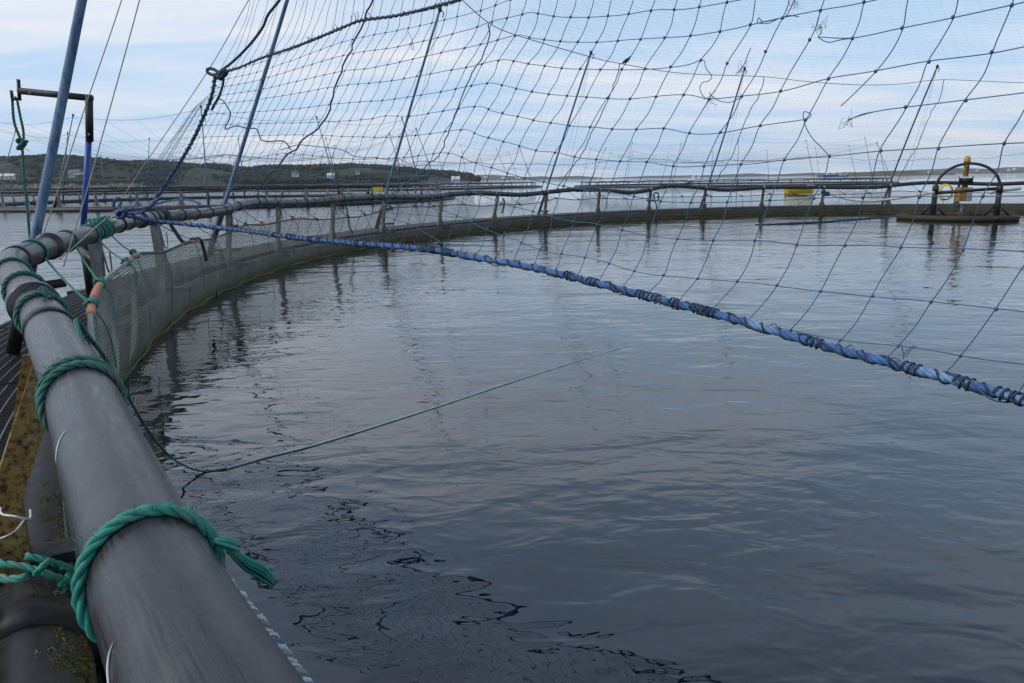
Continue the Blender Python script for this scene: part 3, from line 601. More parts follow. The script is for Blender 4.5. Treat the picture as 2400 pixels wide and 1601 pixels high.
# walkway: open grating where it can be made out, plain gritty deck beyond
deck = MB(); V = []
da = np.arange(38, 354, 1.0)
for a in da:
    for r in (PR + .28, PR + 1.28): V.append(tuple(ringp(a, r, .345)))
    for r in (PR + 1.28, PR + .28): V.append(tuple(ringp(a, r, .305)))
deck.add(V, [(i * 4 + j, (i + 1) * 4 + j, (i + 1) * 4 + (j + 1) % 4, i * 4 + (j + 1) % 4) for i in range(len(da) - 1) for j in range(4)])
part('walkway_deck', deck, M['deck'], PEN, False)
for i in range(-1, 5):
    a0, a1 = (STA[i] if i >= 0 else -7), STA[i + 1]
    if i == 4: a1 = 38.2
    a0 += .12; a1 -= .12
    gr = MB(); n = int(rad(a1 - a0) * PR / .034)
    for k in range(n + 1):
        a = a0 + (a1 - a0) * k / n; p, q = ringp(a, PR + .31, .345), ringp(a, PR + 1.26, .345); t_ = A0 - rad(a); tn = Vector((-math.sin(t_), math.cos(t_), 0))
        gr.box((p + q) / 2, ((q - p).length, .006, .028), Matrix(((q - p).normalized(), tn, Vector((0, 0, 1)))).transposed())
    gd = MB()
    for r in np.arange(PR + .31, PR + 1.29, .076):
        P_ = [ringp(a, r, .359) for a in np.linspace(a0, a1, 12)]
        gd.tube(P_, .0055, 5)
    part('grating_rod', gd, M['galv'], PEN, kind='stuff')
    part('walkway_grating', gr, M['grate'], PEN, False, kind='stuff')

# ------------------------------------------------------------------ jump net hanging inside the rail
HN = [(690, 1580), (610, 1450), (450, 1280), (360, 1120), (280, 941), (224, 830), (213, 730), (230, 671), (298, 617)]
HFAR = [(326, 594), (383, 592), (417, 577), (437, 568), (498, 560), (535, 546), (575, 527), (599, 527), (631, 525), (663, 518), (705, 511), (737, 515), (780, 514), (811, 510), (843, 508), (875, 501), (907, 487), (950, 485), (1006, 485), (1076, 479), (1134, 484), (1187, 478), (1219, 480), (1272, 474), (1306, 464), (1347, 469), (1399, 465), (1490, 467), (1549, 462), (1654, 461), (1748, 460), (1818, 455), (1900, 457), (1967, 456), (2037, 454), (2107, 447), (2154, 450), (2300, 452), (2400, 450)]
hp = [gz(x, y, z) for (x, y), z in zip(HN, [.99, .99, .99, .99, .99, 1.0, 1.02, 1.04, 1.05])] + [cyl(x, y, PR - .06) for x, y in HFAR]
ht = sorted([(ang(p), math.hypot(p.x - PC.x, p.y - PC.y), p.z) for p in hp])
ht = [(-14, ht[0][1], .99), (-4, ht[0][1], .99)] + ht + [(ht[-1][0] + 15, PR - .06, 1.0), (330, PR - .06, 1.0), (340, ht[0][1], .99), (350, ht[0][1], .99)]
_ha, _hr, _hz = ringcurve(ht, .5)
def headp(a): return ringp(a, float(np.interp(a, _ha, _hr)), float(np.interp(a, _ha, _hz)))
JN = thing('jump_net', ringp(30, PR, 0), 'grey green fine mesh curtain hanging inside the handrail down to the water', 'net')
na = np.arange(-13, 347.1, .5); nv = 18; V = []; UV = []
for a in na:
    h_ = headp(a); rt = math.hypot(h_.x - PC.x, h_.y - PC.y)
    fold = .035 * math.sin(a * .9 + math.sin(a * .31) * 3) + .02 * math.sin(a * 2.7)
    for j in range(nv):
        v = j / (nv - 1); z = h_.z * (1 - v) - .35 * v
        w_ = (h_.z - z) / h_.z if z > 0 else 1
        r = rt * (1 - w_) + (PR - .015) * w_ - .10 * math.sin(math.pi * min(w_, 1)) * .7 + fold * math.sin(math.pi * min(w_, 1))
        V.append(tuple(ringp(a, r, z))); UV.append((rad(a) * PR, z))
jm = MB().add(V, [(i * nv + j, (i + 1) * nv + j, (i + 1) * nv + j + 1, i * nv + j + 1) for i in range(len(na) - 1) for j in range(nv - 1)], UV)
part('netting', jm, M['jump'], JN, label='fine grey green knotless mesh')
hm = MB().tube([headp(a) for a in np.arange(22.5, 347, .4)], .016, 7); part('head_rope', hm, M['headrope'], JN)
hm = MB().tube([headp(a) for a in np.arange(-13, 22.6, .3)], [.009 if a < 9.5 else .009 + .006 * min(1, (a - 9.5) / 2) for a in np.arange(-13, 22.6, .3)], 8); part('head_rope', hm, M['palerope'], JN, label='pale blue white lashed rope')
# lashing turns round the nearest head rope
for k, a in enumerate(np.arange(.2, 8.5, .055)):
    if k % 3 == 2 and a > 4: continue
    p = headp(a); tg = (headp(a + .1) - headp(a - .1)).normalized(); sd = tg.cross(Vector((0, 0, 1))).normalized(); up = sd.cross(tg)
    q = [p + (sd * math.cos(u) + up * math.sin(u)) * (.0105 + .0015 * math.sin(k * 2.3)) + tg * (.007 * u / 3 * (1 + .6 * math.sin(k * 1.7))) for u in np.linspace(0, 6.6, 11)]
    part('lashing', MB().tube(q, .0034 + .001 * math.sin(k * 5), 5), M['whitetw'] if (k * 7) % 5 < 3 else M['palerope'] if (k * 3) % 7 else M['lrope'], JN)
wl = [ringp(a, PR - .03 + .02 * math.sin(a * 1.3), .005 + .012 * math.sin(a * 2.3)) for a in np.arange(-13, 347, .5)]
part('waterline_rope', MB().tube(wl, [.017 + .009 * math.sin(k * .9) * math.sin(k * .23) for k in range(len(wl))], 8), M['algae'], JN)
for a0, a1 in ((12.7, 13.7), (14.3, 16.5), (20.6, 21.4), (22.6, 24.0), (31.8, 33.0), (41.6, 43.0), (47, 48.6), (62.5, 64.5)):
    part('hose_sleeve', MB().tube([headp(a) for a in np.linspace(a0, a1, 9)], .024, 10), M['orange'], JN)
part('seam_rope', MB().tube(smooth([headp(34.5) + Vector((-.02, 0, 0)), ringp(34.7, PR - .1, .55), ringp(35.0, PR - .05, .2), ringp(35.1, PR - .03, .0)], 8), .009, 6), M['drope'], JN)
part('seam_rope', MB().tube(smooth([headp(28.0), ringp(27.7, PR - .13, .55), ringp(27.6, PR - .05, .0)], 8), .007, 6), M['headrope'], JN)

# ------------------------------------------------------------------ poles of the bird net
POLES = [((85, 545), (192, 0), 16.4, 6.9), ((533, 455), (671, 0), 39.3, 6.9), ((908, 445), (1031, 22), 61.9, None), ((1279, 450), (1385, 124), 86.8, None), ((1655, 445), (1745, 161), 110.8, None), ((2083, 440), (2197, 156), 135.5, None)]
PTOP = []
POLELAB = ['thick blue pole standing right beside the black armed davit', "blue pole passing behind the rope loop where the net's top ropes meet", 'blue pole whose tip touches the dark top rope of the near net', 'blue pole on the far rail nearest the perched black bird', 'blue pole on the far rail next to the gull', 'blue pole on the far rail between the yellow dinghy and the arch float']
for i, (b0, t0, a, ln) in enumerate(POLES):
    pb = cyl(b0[0], b0[1], PR + .42)
    pl = (PC - Vector((pb.x, pb.y, 0))).normalized(); nrm = Vector((-pl.y, pl.x, 0))        # vertical plane through pole and pen centre
    r = ray(*t0); tt = (pb - CAM).dot(nrm) / r.dot(nrm); pt = CAM + r * tt
    dr = (pt - pb).normalized()
    if ln: pt = pb + dr * ln
    foot = pb - dr * ((pb.z - .38) / dr.z)
    T = thing('net_pole', foot, POLELAB[i], 'net pole', 'blue poles round the near pen')
    n = 9; bow = nrm * .05 * math.sin(i * 2.1)
    part('pole', MB().tube([foot.lerp(pt, k / n) + bow * math.sin(math.pi * k / n) for k in range(n + 1)], [.037 - .006 * k / n for k in range(n + 1)], 14), M['pole'], T)
    part('cap', MB().ball(pt, .055, (1, 1, 1.5), 8, 6).tube([pt, pt + Vector((.10, 0, -.08)), pt + Vector((.06, 0, -.2))], .015, 5), M['black'], T)
    part('sleeve', MB().tube([foot, foot + dr * .82], .052, 14), M['black'], T)
    sp_ = ringp(ang(foot), PR + .27, foot.z + .55); q = foot + dr * .55
    part('sleeve_clamp', MB().tube([sp_, q + (q - sp_).normalized() * .07], .036, 8).tube([sp_ + Vector((0, 0, -.42)), q - dr * .42], .03, 8), M['black'], T)
    PTOP.append(pt)

# ------------------------------------------------------------------ davit with hanging green rope
mb0 = gz(215, 705, .36); md = mb0.y
T = thing('davit', mb0, 'blue davit mast with a black bent arm ending in a fork', 'davit')
pm = lambda x, y: at(x, y, md)
top, elb = pm(210, 332), pm(209, 226); arm = pm(44, 213)
part('mast', MB().tube([mb0 + Vector((0, 0, .75)), top + Vector((0, 0, .05))], .033, 16), M['mast'], T)
part('sleeve', MB().tube([mb0, mb0 + Vector((0, 0, .80))], .046, 14), M['black'], T)
part('elbow_sleeve', MB().tube([top, elb + Vector((0, 0, .012))], .041, 16), M['black'], T)
part('arm', MB().tube([elb + Vector((.032, 0, -.02)), arm], .036, 16), M['black'], T)
part('fork_post', MB().tube([pm(43, 186), pm(46, 236)], .019, 10), M['black'], T)
part('fork_post', MB().tube([pm(26, 212), pm(30, 236)], .017, 10), M['black'], T)
part('fork_bar', MB().tube([pm(44, 232), pm(28, 232)], .016, 10), M['black'], T)
for x, y in ((76, 219), (213, 316)): part('bolt', MB().lathe(pm(x, y) - Vector((0, .035, 0)), [(.012, 0), (.012, .012)], 8, (0, -1, 0)), M['steelrod'], T)
cl_ = ringp(23.5, PR + .3, mb0.z + .66)
part('mast_clamp', MB().tube([mb0 + Vector((-.06, 0, .62)), Vector((cl_.x, cl_.y, mb0.z + .62))], .034, 8), M['black'], T)
def rope_thing(name, pts, r, m_, label, cat='rope', group=None, extra=None, laid=True, n=8, pitch=None):
    path = smooth(pts, n); mb = MB()
    (mb.rope(path, r, pitch) if laid else mb.tube(path, r, 6))
    if extra: extra(mb)
    o = part(name, mb, m_); return tag(o, label, cat, group)
def knot(mb, p, r, size, turns=3, seed=1):
    q = []; rs_ = random.Random(seed)
    for k in range(turns * 8 + 1):
        u = k / 8 * 2 * math.pi; q.append(Vector(p) + Vector((math.cos(u) * size, math.sin(u * 1.31 + seed) * size * .8, math.sin(u + .7 * seed) * size)))
    mb.tube(smooth(q, 3), r, 6)
hp_ = [pm(29, 236), pm(33, 285), pm(46, 322), pm(52, 345), pm(55, 400), pm(60, 450), pm(65, 500), pm(70, 560), at(74, 600, md * .97)]
def hx(mb):
    mb.rope(smooth([pm(40, 234), pm(47, 270), pm(55, 310), pm(54, 340)], 8), .014); knot(mb, pm(52, 340), .014, .045, 4, 2); knot(mb, pm(50, 333), .012, .035, 3, 5)
    mb.tube([pm(29, 238), pm(31, 230), pm(36, 228), pm(40, 236)], .014, 6)
    for k in range(14): mb.tube([pm(52, 345), pm(52, 345) + Vector(((RNG.random() - .5) * .16, (RNG.random() - .5) * .1, (RNG.random() - .45) * .14))], .0018, 3)
rope_thing('hanging_rope', hp_, .015, M['green'], 'green rope doubled over the davit fork and knotted below it', extra=hx)
# hoist lines
for pts, lb in (([at(330, -170, 6.6), at(285, 0, 6.5), at(200, 250, 6.3), at(151, 400, 6.2), at(96, 566, 6.1)], 'thin beige line slanting up just right of the thick blue pole'),
                ([at(365, -170, 5.8), at(327, 0, 5.7), at(217, 400, 5.45), at(170, 557, 5.35), at(149, 625, 5.3)], 'thin beige line crossing in front of the blue davit mast and the handrail'),
                ([at(690, -170, 8.3), at(583, 0, 8.3), at(485, 170, 8.25), at(284, 468, 8.15), at(291, 487, 8.12)], 'thin beige line slanting from the rope knot past the rope loop into the sky'),
                ([at(285, 490, 8.0), at(264, 498, 7.7), at(200, 555, 6.3), at(140, 608, 5.6)], 'thin beige line running along the handrail from the rope knot')):
    rope_thing('hoist_line', pts, .0048, M['hoist'], lb, 'line', laid=False, n=6)

# ------------------------------------------------------------------ the near bird net
IZ = [(180, .123), (283, .123), (400, .125), (505, .130), (620, .141), (860, .180), (1150, .220), (1500, .262), (1800, .305), (2200, .365), (2400, .40), (2700, .45), (3000, .5)]
def nd(x): return 1.0 / interp(x, IZ)
def npt(x, y): return at(x, y, nd(x) * (1 + .00010 * (450 - y) * .5))
ROPE = [(283, 502), (340, 514), (415, 523), (500, 532), (556, 538), (663, 553), (769, 564), (875, 573), (950, 579), (1017, 586), (1113, 603), (1219, 621), (1325, 645), (1400, 664), (1483, 686), (1610, 718), (1700, 742), (1849, 786), (1998, 828), (2147, 867), (2296, 908), (2400, 939), (2520, 978), (2700, 1040)]
ROWS = {
 6: [(505, 178), (600, 150), (700, 110), (800, 66), (868, 45), (940, 35), (1040, 15), (1130, -15), (1300, -28), (1500, -40), (1700, -60), (2000, -120), (2400, -260)],
 5: [(500, 192), (600, 170), (700, 136), (800, 99), (868, 83), (929, 72), (1016, 53), (1130, 24), (1195, 0), (1260, -25), (1400, -15), (1600, -40), (1800, -40), (2000, -70), (2200, -95), (2400, -115)],
 4: [(498, 208), (600, 190), (700, 160), (800, 131), (868, 119), (936, 109), (1011, 92), (1100, 70), (1144, 54), (1204, 39), (1243, 29), (1304, 39), (1381, 41), (1476, 32), (1529, 25), (1600, 22), (1720, 3), (1900, -40), (2100, -70), (2400, -120)],
 3: [(492, 226), (600, 212), (700, 190), (800, 167), (868, 160), (962, 140), (1045, 121), (1108, 109), (1180, 90), (1219, 82), (1248, 90), (1319, 97), (1404, 99), (1505, 92), (1600, 86), (1694, 73), (1775, 54), (1901, 29), (2002, 10), (2100, -12), (2250, -50), (2400, -85)],
 2: [(488, 246), (600, 234), (700, 218), (800, 201), (902, 191), (985, 177), (1043, 167), (1108, 155), (1181, 140), (1243, 150), (1318, 160), (1406, 163), (1510, 162), (1600, 154), (1641, 141), (1700, 150), (1760, 130), (1917, 88), (1998, 90), (2113, 66), (2240, 39), (2383, 10), (2450, -5)],
 1: [(480, 268), (600, 262), (700, 254), (800, 242), (905, 235), (987, 223), (1047, 213), (1117, 199), (1151, 194), (1181, 201), (1214, 209), (1285, 221), (1372, 228), (1474, 232), (1600, 222), (1663, 233), (1741, 226), (1832, 213), (1935, 186), (2043, 169), (2176, 145), (2320, 123), (2450, 98)],
 0: [(470, 294), (600, 290), (700, 288), (800, 284), (868, 279), (902, 272), (968, 272), (1026, 262), (1093, 252), (1127, 250), (1154, 259), (1185, 267), (1219, 274), (1255, 283), (1295, 289), (1338, 295), (1384, 298), (1437, 303), (1493, 303), (1556, 301), (1617, 312), (1690, 310), (1779, 295), (1874, 281), (1983, 281), (2050, 262), (2130, 250), (2269, 235), (2450, 212)],
 -1: [(455, 322), (600, 318), (700, 316), (820, 320), (902, 322), (967, 318), (996, 315), (1031, 310), (1064, 305), (1096, 305), (1123, 317), (1154, 325), (1224, 344), (1261, 354), (1306, 359), (1350, 368), (1399, 374), (1455, 378), (1519, 380), (1582, 390), (1656, 390), (1741, 385), (1838, 375), (1944, 366), (2055, 354), (2187, 349), (2339, 337), (2450, 331)],
 -2: [(430, 360), (527, 384), (584, 375), (641, 362), (680, 360), (737, 365), (775, 369), (833, 373), (936, 370), (997, 363), (1031, 359), (1064, 361), (1108, 380), (1156, 394), (1191, 407), (1229, 418), (1273, 426), (1368, 445), (1425, 450), (1483, 460), (1549, 472), (1621, 475), (1706, 474), (1804, 469), (1906, 465), (2020, 463), (2152, 462), (2300, 460), (2450, 459)],
 -3: [(400, 425), (469, 417), (523, 412), (584, 403), (641, 398), (680, 401), (737, 411), (795, 422), (890, 424), (932, 415), (1002, 412), (1032, 417), (1057, 427), (1088, 442), (1159, 469), (1198, 483), (1240, 493), (1283, 505), (1332, 518), (1387, 524), (1447, 536), (1511, 552), (1588, 560), (1673, 564), (1770, 564), (1874, 575), (1994, 576), (2127, 580), (2281, 585), (2450, 594)],
 -4: [(880, 480), (950, 480), (983, 483), (1036, 493), (1089, 513), (1125, 531), (1163, 547), (1204, 561), (1247, 579), (1296, 592), (1352, 600), (1412, 613), (1476, 634), (1556, 645), (1641, 654), (1738, 660), (1830, 670), (1941, 685), (2080, 697), (2232, 713), (2400, 732), (2500, 742)],
 -5: [(1740, 752), (1800, 764), (1852, 774), (1971, 798), (2113, 811), (2272, 838), (2400, 854), (2500, 868)],
 -6: [(880, 500), (938, 519), (968, 527), (994, 545), (1022, 560), (1048, 578)],
}
OFF = [(-200, 275), (0, 222), (70, 207), (145, 157), (225, 118), (298, 74), (370, 36), (470, 0), (560, -33), (650, -68), (700, -112), (800, -185), (900, -270)]
XS = [2650, 2465, 2300, 2152, 2020, 1906, 1804, 1706, 1621, 1549, 1483]
SPC = [(300, 12), (450, 15), (600, 19), (800, 26), (1000, 34), (1200, 44), (1400, 56), (1600, 72)]
x = 1483.0
while x > 335: x -= interp(x, SPC); XS.append(x)
NET = thing('bird_net', npt(1500, 700), 'blue knotted bird net of large square meshes stretched across in front of the pen', 'bird net')
def jitter(pts, amp, seed):
    out = []
    for k, p in enumerate(pts):
        w_ = Vector((mnoise.noise(Vector((p.x * 6 + seed, p.z * 6, 0))), mnoise.noise(Vector((p.x * 6, p.z * 6 + seed, 5))), mnoise.noise(Vector((p.x * 6, p.z * 6, 9 + seed)))))
        out.append(p + w_ * amp)
    return out
TW = .0021
CORNER = [(505, 172), (496, 225), (470, 290), (440, 350), (400, 412), (352, 482), (305, 499)]
def cornx(y): return interp(y, [(c[1], c[0]) for c in CORNER])
def rowpts(r, x0=None, x1=None):
    R_ = ROWS[r]; xs = [p[0] for p in R_]; lo, hi = (x0 if x0 is not None else xs[0]), (x1 if x1 is not None else xs[-1])
    q = [lo] + [v for v in xs if lo < v < hi] + [hi]
    return [(v, interp(v, R_)) for v in q]
def strand(mb, px, r=TW, n=5, amp=.006, seed=0, jit=True):
    path = smooth([npt(*p) for p in px], n)
    mb.tube(jitter(path, amp, seed) if jit else path, r, 5)
BREAK = {0: (1874, 1990), 2: (1641, 1917)}
for r in ROWS:
    segs = [(None, None)]
    if r in BREAK: segs = [(None, BREAK[r][0]), (BREAK[r][1], None)]
    for (x0, x1) in segs:
        mb = MB(); strand(mb, rowpts(r, x0, x1), TW * (.85 if r in (5, 6) else 1), 5, .005, r * 3); part('strand', mb, M['twine'], NET)
def ropey(x): return interp(x, ROPE)
def topy(x): return -160 if x > 1060 else -40
for k, xc in enumerate(XS):
    sc = .90 if xc < 900 else 1.0
    nodes = []
    for r in sorted(ROWS, reverse=True):
        R_ = ROWS[r]; y = 300
        for _ in range(30):
            xx = xc + interp(y, OFF) * sc; y = .5 * y + .5 * interp(xx, R_)
        xx = xc + interp(y, OFF) * sc
        if R_[0][0] - 5 <= xx <= R_[-1][0] + 5 and y < ropey(xx) - 6 and xx > cornx(y) - 2: nodes.append((xx, y, r))
    if not nodes: continue
    yb = nodes[-1][1]
    while True:
        yb += 4; xx = xc + interp(yb, OFF) * sc
        if yb >= ropey(xx) or xx < 300 or yb > 1100: break
    if xx < 286: continue
    nodes.append((xx, ropey(xx), None))
    tp = nodes[0]
    if tp[1] > 40 and xc < 1000: nodes.insert(0, (xc + interp(tp[1] - 60, OFF) * sc, tp[1] - 60, None)); 
    nodes.insert(0, (xc + interp(nodes[0][1] - 150, OFF) * sc, nodes[0][1] - 150, None))
    mb = MB(); runs = [nodes]
    if k == 5:   # the torn mesh
        c_ = [i for i, n_ in enumerate(nodes) if n_[2] == 1][0]
        runs = [nodes[:c_ + 1] + [(1971, 248, None)], [n_ for n_ in nodes[c_ + 2:]]]
    thick = TW if xc > 900 else TW * .86
    for rn in runs:
        px = []
        for i, n_ in enumerate(rn):
            px.append((n_[0], n_[1]))
            if i + 1 < len(rn):
                m_ = rn[i + 1]; cell = abs(m_[1] - n_[1])
                px.append(((n_[0] + m_[0]) / 2 + cell * .045 * math.sin(i * 2.3 + k * 1.7) + cell * .03, (n_[1] + m_[1]) / 2))
        strand(mb, px, thick, 5, .006, k * 5)
        for n_ in rn:
            if n_[2] is not None:
                p = npt(n_[0], n_[1]); mb.ball(p, (.0068 if xc > 900 else .006), (1.15, 1, 1.15), 6, 4)
    part('strand', mb, M['twine'], NET)
# fold of the net where it gathers down to the rail
for k in range(15):
    f_ = k / 14; x0 = 452 - 4 * f_ + 45 * f_; y0 = 255 - 60 * f_ * .6; x1 = 288 + 50 * f_
    mb = MB(); strand(mb, [(x0, y0), ((x0 + x1) / 2 + 8 * math.sin(k), (y0 + 490) / 2), (x1, 492 - 4 * f_)], TW * .7, 6, .006, k); part('strand', mb, M['twine'], NET)
for k in range(12):
    f_ = k / 11; y0 = 275 + 190 * f_; xl = 440 - (y0 - 260) * .70; xr = cornx(y0) - 1
    mb = MB(); strand(mb, [(xl, y0 + 3), ((xl + xr) / 2, y0 + 3 * math.sin(k * 2)), (xr, y0 - 6)], TW * .6, 5, .006, 40 + k); part('strand', mb, M['twine'], NET)
# torn ends, loops and frayed bits
loose = [[(1874, 281), (1890, 279), (1901, 270), (1895, 263), (1883, 264), (1888, 295), (1905, 325), (1925, 345), (1944, 366)],
         [(1641, 141), (1650, 143), (1654, 160), (1668, 180), (1660, 190), (1645, 195), (1640, 210), (1650, 228), (1663, 233)],
         [(1663, 218), (1672, 228), (1690, 238), (1712, 240), (1730, 232), (1741, 226)],
         [(1775, 54), (1778, 42), (1786, 50), (1800, 50), (1830, 42), (1850, 36), (1872, 39)], [(1775, 54), (1800, 55), (1822, 45), (1843, 36), (1862, 0)],
         [(1990, 281), (2020, 268), (2050, 262)], [(1917, 88), (1923, 92), (1942, 100), (1970, 94), (1998, 90)], [(1917, 85), (1924, 76), (1923, 62)],
         [(957, 75), (965, 92), (970, 112), (968, 118), (964, 110), (967, 99)], [(2114, 807), (2120, 835), (2135, 820), (2147, 815), (2140, 812), (2120, 828), (2117, 842)],
         [(1760, 112), (1752, 130), (1745, 150), (1735, 165)]]
for i, l_ in enumerate(loose):
    mb = MB(); strand(mb, l_, TW * .95, 6, .002, i)
    e = npt(*l_[-1])
    if i in (4, 5, 7, 10) or i == 1:
        e = npt(*(l_[0] if i == 5 else l_[-1]))
        for q in range(9): mb.tube([e, e + Vector(((RNG.random() - .5) * .05, (RNG.random() - .5) * .03, -.01 + (RNG.random() - .5) * .06)), e + Vector(((RNG.random() - .5) * .09, 0, (RNG.random() - .5) * .1))], .0008, 3)
    part('loose_end', mb, M['twine'], NET)
# the net runs on past the camera to the rail behind it
_b0 = npt(2460, 700); _e = railp(-9); BASE = smooth([_b0, Vector((2.15, 1.35, 0)), Vector((2.45, .2, 0)), Vector((2.45, -1.0, 0)), _e], 6)
def ext(start, z1):
    out = []
    for k, q in enumerate(BASE):
        u = k / (len(BASE) - 1); out.append(Vector((q.x + (start.x - _b0.x) * (1 - u), q.y + (start.y - _b0.y) * (1 - u), start.z + (z1 - start.z) * u - .08 * math.sin(math.pi * u))))
    return out
EXTROWS = []
for r in ROWS:
    if r == -6: continue
    st_ = npt(*ROWS[r][-1]); ex = ext(st_, max(st_.z, _e.z + .1 + .22 * (r + 5))); EXTROWS.append((r, ex))
    part('strand', MB().tube(jitter(ex, .01, r), TW, 5), M['twine'], NET)
ROPE = [p_ for p_ in ROPE if p_[0] < 2450]
_re = ext(npt(*ROPE[-1]), _e.z + .09)
EXTROWS = sorted(EXTROWS, key=lambda q: q[0])
for k in range(1, len(BASE) - 1, 2):
    part('strand', MB().tube(jitter(smooth([_re[k]] + [ex[k] for r, ex in EXTROWS], 4), .008, k), TW, 5), M['twine'], NET)
# edge ropes of the net
rpath = smooth([npt(*p) for p in ROPE], 10) + _re[1:]
er = part('edge_rope', MB().rope(rpath, .0185, .12, 3, 8, .012), M['lrope'], NET, label='thick pale blue edge rope bound with navy twine')
def lash(mb, path, r, tw, pitch, seed, i0=0, i1=None, loose_=0.0):
    P = np.array([tuple(p) for p in path]); ln = np.r_[0, np.cumsum(np.linalg.norm(np.diff(P, axis=0), axis=1))]; n = int(ln[-1] / pitch * 10)
    q = np.linspace(0, ln[-1], n); C = np.stack([np.interp(q, ln, P[:, k]) for k in range(3)], 1); T_ = np.gradient(C, axis=0); T_ /= np.linalg.norm(T_, axis=1)[:, None]
    U = np.array([0, 0, 1.]) - T_ * T_[:, 2:3]; U /= np.linalg.norm(U, axis=1)[:, None]; W = np.cross(T_, U)
    ph = q / pitch * 2 * np.pi + 1.8 * np.sin(q * 2.3 + seed) + 1.0 * np.sin(q * 5.9 + 2 * seed) + seed
    rr_ = r * (1 + loose_ * (np.sin(q * 7.1 + seed) * np.sin(q * 17.3 + 2 * seed)) ** 2)
    mb.tube(C + rr_[:, None] * (np.cos(ph)[:, None] * U + np.sin(ph)[:, None] * W), tw, 5)
for sd, pit, tw, lo in ((.3, .095, .0048, .10), (2.1, .21, .0034, .6), (4.4, .27, .0058, .06)):
    mb = MB(); lash(mb, rpath, .0215, tw * .85, pit, sd, loose_=lo); part('lashing', mb, M['drope'] if sd != 2.1 else M['twine'], er)
for k in range(26):   # tight bunches of turns
    f_ = .10 + .9 * RNG.random(); i = int(f_ * (len(rpath) - 3)); p, tg = rpath[i], (rpath[i + 1] - rpath[i]).normalized(); up = Vector((0, 0, 1)); sd_ = tg.cross(up).normalized(); up = sd_.cross(tg)
    mb = MB(); nt_ = 1.5 + 2 * RNG.random(); rl = 1.0 + .16 * RNG.random()
    q = [p + (sd_ * math.cos(u) + up * math.sin(u)) * .0222 * rl + tg * (.004 * u) for u in np.linspace(0, nt_ * 6.28, int(nt_ * 10))]
    mb.tube(q, .0040, 5); part('lashing', mb, M['drope'], er)
cp = smooth([npt(*p) for p in CORNER], 10)
co = part('corner_rope', MB().rope(cp, .0175, .12, 3, 6, .02), M['mrope'], NET); mb = MB(); lash(mb, cp, .021, .0042, .06, 1.2, loose_=.4); part('lashing', mb, M['drope'], co)
tpth = smooth([npt(*p) for p in [(510, 172), (560, 158), (610, 137), (690, 110), (770, 78), (820, 57), (850, 47), (930, 36), (1030, 12), (1110, -12), (1300, -75)]], 10)
to = part('top_rope', MB().rope(tpth, .0098, .07, 3, 6, .016), M['drope'], NET); mb = MB(); lash(mb, tpth, .0108, .0032, .07, 3.2, loose_=.5); part('lashing', mb, M['drope'], to)
for k in range(26):
    i = int(RNG.random() * (len(tpth) - 2)); p = tpth[i]; mb = MB(); d_ = Vector((RNG.random() - .5, RNG.random() - .5, .4 + .8 * (RNG.random() - .3))).normalized() * (.03 + .05 * RNG.random())
    mb.tube([p, p + d_ * .5 + Vector((.01, 0, 0)), p + d_], .0024, 4); part('twine_end', mb, M['drope'], to)
upth = smooth([npt(*p) for p in [(508, 172), (545, 145), (585, 105), (615, 65), (628, 35), (655, 0), (720, -90)]], 10)
part('side_rope', MB().rope(upth, .0135, .10, 3, 6, .02), M['drope'], NET)
lp = smooth([npt(*p) for p in [(520, 175), (500, 162), (487, 162), (487, 170), (500, 176), (517, 178)]], 8); part('rope_loop', MB().rope(lp, .017, .1, 3, 6, .012), M['drope'], NET)
lp = smooth([npt(*p) for p in [(524, 178), (522, 200), (512, 228), (502, 245), (496, 258)]], 8); part('rope_loop', MB().rope(lp, .013, .09, 3, 6, .012), M['drope'], NET)
mb = MB(); knot(mb, npt(522, 175), .015, .04, 4, 3); part('knot', mb, M['drope'], NET)
wig = smooth([npt(*p) for p in [(508, 232), (520, 236), (533, 250), (541, 265), (538, 280), (528, 302), (552, 298), (573, 299), (600, 304), (610, 325), (617, 330), (645, 329), (670, 332), (680, 346), (683, 350)]], 5)
mb = MB(); mb.tube(jitter(wig, .02, 3), .006, 6); part('loose_rope', mb, M['drope'], NET)
# tangle of blue rope and knot at the rail
mb = MB()
for i, l_ in enumerate([[(283, 502), (272, 490), (266, 482), (270, 468), (278, 464), (284, 474), (279, 486), (290, 498)], [(283, 504), (300, 500), (330, 498), (352, 484), (365, 470), (380, 462)], [(300, 490), (325, 488), (345, 486), (360, 478)], [(352, 482), (400, 470), (440, 468), (468, 478), (472, 486)]]):
    mb.rope(smooth([at(x_, y_, nd(x_) * .985) for x_, y_ in l_], 8), .0165 if i < 3 else .011, .09, 3, 6, .014)
knot(mb, at(285, 502, nd(280) * .98), .017, .04, 3, 4)
part('knot', mb, M['mrope'], NET)

# ------------------------------------------------------------------ bird net on the far side of the pen
FRP = [(1083, 0), (1146, 54), (1215, 84), (1379, 132), (1454, 149), (1600, 172), (1791, 180), (1890, 191), (2009, 199), (2111, 197), (2213, 187), (2400, 194), (2600, 190)]
FN = thing('bird_net', ringp(95, PR, 1.2), 'fine pale bird net hung from the poles along the far rail', 'bird net')
fd = lambda x: interp(x, [(500, 10.5), (700, 12), (900, 16), (1146, 19.2), (1454, 24.8), (1791, 29.2), (2213, 32), (2600, 33)])
def fpt(x, y): return at(x, y, fd(x))
part('ridge_rope', MB().tube(smooth([fpt(*p) for p in FRP], 8), .011, 6), M['twine'], FN)
MID = [(660, 347), (720, 348), (820, 362), (1010, 379), (1345, 385), (1500, 372), (1600, 378), (1705, 383), (1900, 370), (2128, 377), (2180, 372), (2280, 371), (2400, 362), (2600, 358)]
part('mid_rope', MB().tube(jitter(smooth([fpt(*p) for p in MID], 10), .12, 2), .007, 5), M['twine'], FN)
